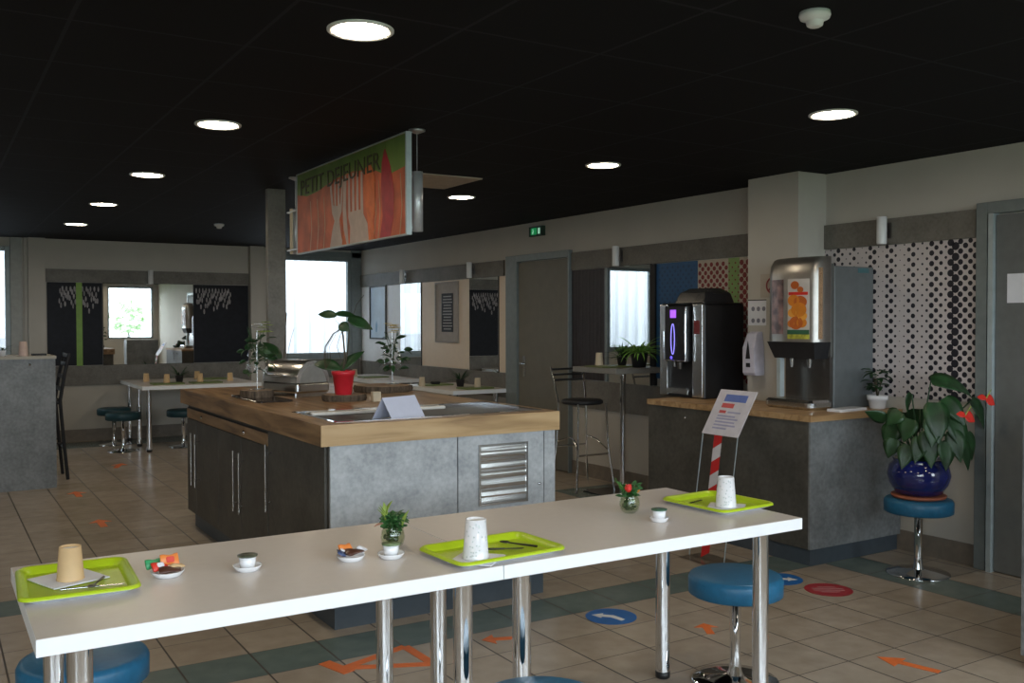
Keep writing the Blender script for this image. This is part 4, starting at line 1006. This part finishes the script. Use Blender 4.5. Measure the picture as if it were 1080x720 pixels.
def cutlery(name, p0, p1, lb, cat, kind, mat):
    a, c = Vector(p0), Vector(p1); d = (c-a); Ln = d.length; rz = math.atan2(d.y, d.x)
    t = thing(name, lb, cat, p0, rz)
    MB().tube([(0,0,.003), (Ln*.6, 0, .0035)], [.004, .0028], seg=8).build('handle', mat, t)
    if kind == 'spoon': MB().ball((Ln*.86, 0, .005), Ln*.14, .012, .0035).cyl((Ln*.58, 0, .0035), (Ln*.75, 0, .004), .0025).build('bowl', mat, t)
    else:
        MB().prism([(Ln*.58, -.005), (Ln*.95, -.008), (Ln, .0), (Ln*.98, .006), (Ln*.58, .005)], .0015, ((0, 0, .003), (1,0,0), (0,1,0))).build('blade', mat, t)
    return t
zk = TZ1+.006
cutlery('knife', (.30, 2.83, zk), (.46, 2.80, zk), 'metal knife along the front of the left green tray', 'knife', 'knife', M_steel)
cutlery('spoon', (.42, 2.90, zk+.002), (.37, 2.80, zk+.001), 'dark spoon beside the tan cup', 'spoon', 'spoon', M_darksteel)
cutlery('knife', (1.48, 2.63, zk), (1.62, 2.56, zk), 'dark knife behind the middle patterned cup', 'knife', 'knife', M_black)
cutlery('spoon', (1.67, 2.56, zk), (1.60, 2.68, zk), 'dark spoon at the right of the middle green tray', 'spoon', 'spoon', M_black)
cutlery('knife', (2.54, 2.83, zk), (2.67, 2.87, zk), 'dark knife at the back of the right green tray', 'knife', 'knife', M_black)
o = MB().prism([(-.10,-.05),(-.03,-.065),(.11,-.05),(.13,.03),(.05,.065),(-.08,.05)], .002, ((0,0,0),(1,0,0),(0,1,0))).build('cutlery_bag', M_green_tray, loc=(2.64, 2.89, TZ1+.022), rz=R(10)); 
bpy.data.objects.remove(o)
# saucers with single-serve packs
def saucer(x, y, lb, r=.040):
    t = thing('saucer', lb, 'saucer', (x, y, TZ1), 0, 'small white saucers')
    MB().lathe([(.001, 0), (r*.72, 0), (r*.85, .004), (r*1.04, .015), (r*1.05, .017), (r*1.0, .017), (r*.78, .006), (.001, .005)], caps=False).build('dish', M_ceramic, t)
    return t
def pot_cup(x, y, lb, lidm, h=.040):
    t = thing('butter_portion', lb, 'portion pot', (x, y, TZ1+.0065), 0, 'single portion pots')
    MB().lathe([(.001, 0), (.021, 0), (.0255, h-.003), (.001, h-.003)], caps=False, smooth=True).build('tub', M_ceramic, t)
    MB().lathe([(.001, h-.003), (.0285, h-.004), (.0295, h), (.001, h+.001)], caps=False).build('foil_lid', lidm, t)
    return t
def packet(x, y, z, lx, ly, rz, tilt, mat, lb, band=None):
    t = thing('snack_sachet', lb, 'sachet', (x, y, z), rz, 'small foil sachets on saucers')
    t.rotation_euler = (tilt, 0, rz)
    n = 6; rings = []
    for k in range(n+1):
        u = k/n; th = .0075*math.sin(math.pi*u)**.7+.0006; xx = -lx/2+lx*u
        wv = ly/2*(1-.18*math.sin(math.pi*u)**2+.05*math.sin(9*u)); rings.append([(xx, wv*math.cos(a), th*math.sin(a)+.003*math.sin(5*u+a)) for a in [2*math.pi*j/10 for j in range(10)]])
    MB().loft(rings).build('foil_wrapper', mat, t)
    if band: MB().rbox((-lx*.22, -ly*.24, .0068), (lx*.22, ly*.24, .0096), .004).build('printed_band', band, t)
    return t
saucer(.585, 2.855, 'white saucer heaped with coloured sachets, near the left tray', .045)
z = TZ1+.02
packet(.595, 2.875, z+.022, .052, .036, R(5), R(68), M_orange, 'bright orange sachet standing at the back of the left saucer', M_red)
packet(.565, 2.862, z+.010, .045, .03, R(15), R(45), M_red, 'red sachet in the middle of the left saucer', M_paper)
packet(.552, 2.885, z+.014, .045, .03, R(10), R(60), M_greenfoil, 'green sachet at the back left of the left saucer')
packet(.588, 2.838, z+.002, .06, .03, R(-10), R(20), M_brownfoil, 'dark brown sachet lying at the front of the left saucer')
packet(.612, 2.852, z+.006, .04, .022, R(25), R(30), M_kraft, 'tan sachet at the right of the left saucer')
saucer(.800, 2.795, 'white saucer with a portion pot, left of the first vase'); pot_cup(.800, 2.795, 'portion pot with a dark and gold foil lid on its own saucer', P('dark gold foil lid', (.12, .13, .09), .3, .5, var=.6, scale=60))
saucer(1.105, 2.745, 'white saucer heaped with dark sachets, left of the leafy vase', .042)
packet(1.075, 2.745, z+.008, .05, .03, R(70), R(25), M_bluefoil, 'dark blue sachet at the left of the second saucer', M_paper)
packet(1.10, 2.775, z+.012, .045, .03, R(15), R(55), M_orange, 'orange red sachet at the back of the second saucer')
packet(1.115, 2.745, z+.006, .06, .034, R(8), R(15), M_brownfoil, 'brown chocolate sachet across the second saucer')
packet(1.15, 2.765, z+.006, .035, .03, R(50), R(35), M_paper, 'white sachet at the right of the second saucer')
saucer(1.222, 2.705, 'white saucer in front of the leafy vase'); pot_cup(1.222, 2.705, 'portion pot with green lid in front of the leafy vase', P('green foil lid', (.20, .28, .14), .3, .3), .04)
saucer(2.28, 2.675, 'white saucer near the right green tray', .034); pot_cup(2.28, 2.675, 'portion pot with dark green lid near the right green tray', P('dark green foil lid', (.07, .16, .10), .3, .3))
M_stemmix = P('brown green stems', (.05, .085, .03), .6, var=.7, scale=70)
M_leaf3 = P('mid green leaf', (.035, .12, .03), .45, var=.4, scale=40)
def vase(x, y, lb, mode, seed, s=1.0):
    rnd = random.Random(seed)
    t = thing('glass_vase', lb, 'vase', (x, y, TZ1), 0, 'small round glass vases')
    MB().lathe([(.001, 0), (.02*s, 0), (.034*s, .012*s), (.040*s, .033*s), (.036*s, .055*s), (.029*s, .066*s), (.031*s, .070*s), (.028*s, .068*s), (.034*s, .052*s), (.037*s, .033*s), (.03*s, .014*s), (.001, .006)], caps=False).build('bowl', M_glass_g, t)
    b = MB()
    for k in range(18):
        a = rnd.uniform(0, 6.28); b.tube([(.015*math.cos(a), .015*math.sin(a), .012), (.018*math.cos(a+1), .018*math.sin(a+1), .04), (.014*math.cos(a+2), .014*math.sin(a+2), .068)], .0025, seg=5)
    for k in range(46):
        a = rnd.uniform(0, 6.28); rr = rnd.uniform(.0, .027); b.ball((rr*math.cos(a), rr*math.sin(a), rnd.uniform(.018, .05)), .006, seg=6, rings=4)
    b.build('stems', M_stemmix, t)
    b = MB()
    for k in range(110):
        a = rnd.uniform(0, 6.28); z0 = rnd.uniform(.06, .105)*s; rr = rnd.uniform(0, .03)*s
        b.leaf((rr*math.cos(a), rr*math.sin(a), z0), (math.cos(a), math.sin(a), rnd.uniform(.0, 1.4)), rnd.uniform(.018, .03)*s, .016, droop=.7, n=4, roll=rnd.uniform(-1, 1))
    b.build('foliage', M_leaf3, t)
    if mode == 'leafy':
        b = MB()
        for k in range(6): b.leaf((-.025, 0, .09+.004*k), (-.3+.1*k, 0, 1), .05, .018, droop=.5, n=4)
        b.leaf((.02, -.03, .075), (.1, -.2, 1), .06, .02, droop=.4, n=4)
        b.build('pale_leaves', M_leafy, t)
        MB().leaf((-.03, 0, .08), (-1, .2, .2), .035, .02, n=4).build('pink_petal', P('dusty pink', (.45, .22, .15), .5), t)
    else:
        def rose(c, r, m_, nm):
            b = MB(); b.ball(c, r*.75, seg=10, rings=6)
            for k in range(9):
                a = k*2.4; b.leaf((c[0], c[1], c[2]-r*.5), (math.cos(a), math.sin(a), 1.4), r*1.8, r*1.3, droop=-.5, n=4, fold=-.3)
            b.build(nm, m_, t)
        rose((-.022, -.02, .095), .016, M_redsatin, 'red_rose'); rose((.032, -.005, .083), .013, P('orange rose', (.65, .25, .03), .5), 'orange_rose'); rose((.02, .015, .075), .009, M_redsatin, 'red_rose')
        b = MB()
        for k in range(4): b.tube([(-.02, .01, .07), (-.035-.006*k, .01, .10+.008*k), (-.05-.004*k, .01, .12+.006*k)], .002, seg=5)
        b.leaf((-.02, .01, .08), (-.5, 0, 1), .07, .02, droop=.5, n=5); b.build('tall_sprig', M_leaf2, t)
    return t
vase(1.285, 2.83, 'round glass vase crammed with green leaves, behind a saucer', 'leafy', 4)
vase(2.29, 2.86, 'round glass vase with a red rose and an orange rose', 'rose', 9)

# ------------------------------------------------------------------ far table settings
def far_setting(pts, zt=TZ1, cups=(), trays=(), plants=(), grp=''):
    for x, y, lb in trays:
        o = MB().rbox((-.18, -.13, 0), (.18, .13, .015), .03).build('serving_tray', P('dull green tray', (.15, .20, .06), .4)); o.location = (x, y, zt); tag(o, lb, 'tray', 'trays on the far tables')
    for x, y, zz, lb, m_ in cups:
        cup('paper_cup', x, y, zt+zz, lb, m_, .10, .030, .038, 'cups on the far tables', up=False)
    for x, y, lb in plants: fern(x, y, zt, lb, M_leaf, M_blackmat, .75, 26, .3, int(x*10), 'table_posy')
far_setting(None, cups=[(2.30, 12.35, .0, 'tan cup at the far left corner of the back wall table', M_kraft), (2.42, 11.75, .015, 'tan cup at the near left of the back wall table', M_kraft),
  (2.96, 12.55, .0, 'tan cup at the far side of the back wall table', M_kraft), (3.22, 11.95, .0, 'tan cup at the right end of the back wall table', M_kraft), (2.80, 11.72, .015, 'tan cup beside the dark posy on the back wall table', M_kraft)],
  trays=[(2.42, 11.72, 'left tray on the back wall table'), (2.86, 11.70, 'middle tray on the back wall table'), (3.12, 12.4, 'right tray on the back wall table')],
  plants=[(2.63, 12.05, 'dark bushy posy in the middle of the back wall table')])
far_setting(None, cups=[(4.80, 9.75, .0, 'cream cup at the left of the nearer right wall table', M_beige), (5.13, 9.05, .015, 'cream cup at the right end of the nearer right wall table', M_beige),
  (4.86, 11.9, 0, 'cream cup on the table nearest the corner window', M_beige)],
  trays=[(5.0, 9.8, 'tray at the far side of the nearer right wall table'), (5.1, 9.05, 'tray at the near end of the nearer right wall table'), (5.0, 11.6, 'tray on the table nearest the corner window')],
  plants=[(5.12, 9.43, 'dark posy on the nearer right wall table')])
b = MB().rbox((-.05, -.05, 0), (.05, .05, .03), .03); o = b.build('round_bowl', M_blackmat, loc=(4.97, 9.75, TZ1+.0165)); tag(o, 'small black bowl beside the cream cup on the nearer right wall table', 'bowl')

# ------------------------------------------------------------------ left bar counter and chair
lc = thing('bar_counter', 'tall grey concrete-look bar counter at the left edge', 'counter', (.1, 9.6, 0))
MB().box((-1.4, -.12, 0), (.888, .12, 1.17)).build('counter_body', M_conc, lc)
MB().box((-1.4, -.135, 1.17), (.895, .45, 1.195)).build('counter_top', P('cream counter top', (.36, .33, .27), .5), lc)
MB().lathe([(.001,0),(.012,0),(.012,.008),(.001,.01)], seg=12, caps=False).build('lock', M_chrome, lc, loc=(.68, -.12, 1.12)).rotation_euler = (R(90), 0, 0)
zt = 1.195
cup('paper_cup', .74, 9.62, zt, 'pale pink cup at the right of the tall bar counter', P('pale pink paper', (.50, .38, .34), .6), .13, .03, .04, up=False)
fern(.58, 9.72, zt, 'small dark sprig in a pot on the tall bar counter', M_leaf, M_ceramic, .45, 12, 1.0, 5, 'potted_sprig')
o = MB().prism([(-.1,-.06),(.1,-.04),(.06,.08),(-.08,.07)], .02, ((0,0,0),(1,0,0),(0,1,0))).build('red_cloth', P('dark red cloth', (.12, .01, .01), .8), loc=(.42, 9.62, zt)); tag(o, 'dark red cloth at the left end of the bar counter', 'cloth')
o = MB().prism([(-.05,-.04),(.06,-.05),(.05,.05),(-.06,.05)], .018, ((0,0,0),(1,0,0),(0,1,0))).build('black_dish', M_blackmat, loc=(.87, 9.66, zt)); tag(o, 'small black dish right of the pale pink cup', 'dish')
ch = thing('bar_chair', 'tall black wooden chair tucked behind the grey bar counter', 'bar chair', (.92, 10.12, 0))
MB().rbox((-.2, -.21, .72), (.17, .21, .76), .03).build('seat', M_blackmat, ch)
for sy in (-.2, .2):
    MB().tube([(.21, sy, 0), (.175, sy, .4), (.15, sy, .75), (.19, sy, 1.0), (.235, sy, 1.2)], .016, seg=8).build('leg', M_blackmat, ch)
    MB().tube([(-.2, sy, 0), (-.18, sy, .72)], .015, seg=8).build('leg', M_blackmat, ch)
b = MB()
for z, x in ((.86, .165), (.98, .185), (1.1, .21), (1.18, .228)): b.box((x-.008, -.2, z-.018), (x+.008, .2, z+.018))
b.build('back_slats', M_blackmat, ch)
MB().cyl((.187, -.2, .3), (.187, .2, .3), .01).cyl((-.19, -.2, .3), (-.19, .2, .3), .01).cyl((-.19, -.2, .35), (.18, -.2, .35), .01).cyl((-.19, .2, .35), (.18, .2, .35), .01).build('stretcher', M_blackmat, ch)

# counter at the right edge of the view
rc = thing('bar_counter', 'grey counter end just showing at the lower right edge', 'counter', (4.345, 2.12, 0))
MB().box((-.355, -.17, .06), (.36, .19, 1.07)).build('counter_body', M_conc, rc)
MB().box((-.34, -.16, 0), (.35, .175, .06)).build('plinth', M_plinth, rc)
MB().box((-.34, -.16, 1.07), (.37, .17, 1.085)).build('counter_top', P('cream counter slab', (.36, .33, .27), .5), rc)

# ------------------------------------------------------------------ floor markings
FL = ((0, 0, .0005), (1,0,0), (0,1,0))
def sticker(x, y, lb, mat, mode, rz):
    t = thing('floor_sticker', lb, 'floor sticker', (x, y, 0), rz, 'round floor stickers')
    MB().disc((0, 0), .13, FL, .0012, seg=40).build('sticker_disc', mat, t)
    f2 = ((0, 0, .0019), (1,0,0), (0,1,0))
    if mode == 'arrow':
        MB().prism([(-.10,.0),(-.045,.04),(-.045,.018),(.01,.018),(.075,-.035),(.06,-.06),(.0,-.018),(-.045,-.018),(-.045,-.04)], .0008, f2).build('white_arrow', M_stickwhite, t)
    else:
        b = MB()
        for k, wd in enumerate((.05, .085, .085, .05)): b.box((-wd, .045-k*.032, .0019), (wd, .055-k*.032, .0027))
        b.build('white_text_lines', P('faded print', (.45, .22, .22), .5), t)
sticker(2.94, 3.82, 'round blue sticker with white arrow, left of the right stool', M_stickblue, 'arrow', R(-45))
sticker(4.20, 3.86, 'round blue sticker with white arrow, by the drinks counter plinth', M_stickblue, 'arrow', R(135))
sticker(4.26, 3.56, 'round red sticker on the floor beside a blue one', M_stickred, 'text', R(-35))
def tape(name, polys, lb, z=.0005):
    b = MB()
    for i, p in enumerate(polys): b.prism(p, .0012+.0003*i, ((0,0,z),(1,0,0),(0,1,0)))
    tag(b.build(name, M_orangetape), lb, 'floor marking', 'orange tape floor arrows')
def arrow(x, y, ang, L=.24, W=.10):
    d = Vector((math.cos(ang), math.sin(ang))); n_ = Vector((-d.y, d.x)); c = Vector((x, y))
    P_ = [(L/2, 0), (L*.12, W*.5), (L*.12, W*.16), (-L/2, W*.16), (-L/2, -W*.16), (L*.12, -W*.16), (L*.12, -W*.5)]
    return [tuple(c+d*u+n_*v) for u, v in P_]
tape('tape_arrow', [arrow(3.625, 2.60, R(105), .27, .13)], 'orange tape arrow on the tiles at the lower right')
tape('tape_arrow', [arrow(2.28, 3.83, R(160), .16, .13)], 'short orange tape arrow seen between the table legs')
tape('tape_arrow', [arrow(1.09, 7.62, R(90), .3, .16)], 'orange tape arrow on the left floor, nearest of the three by the buffet')
tape('tape_arrow', [arrow(1.10, 9.02, R(90), .3, .16)], 'orange tape arrow in front of the black bar chair')
tape('tape_arrow', [arrow(1.69, 10.58, R(70), .32, .16)], 'farthest orange tape arrow, before the back wall table')
tape('tape_arrow', [arrow(3.22, 3.42, R(60), .16, .12)], 'orange tape scrap behind the right blue stool')
def bar(a, c, w_):
    a, c = Vector(a), Vector(c); d = (c-a).normalized(); n_ = Vector((-d.y, d.x))*w_/2
    return [tuple(a-n_), tuple(c-n_), tuple(c+n_), tuple(a+n_)]
A_, B_, C_ = (1.52, 3.86), (1.86, 3.97), (1.87, 3.70)
tape('tape_triangle', [bar(A_, B_, .045), bar(B_, C_, .045), bar(C_, A_, .045), bar((1.47, 3.97), (1.52, 3.80), .06)], 'large open orange tape arrowhead under the table')
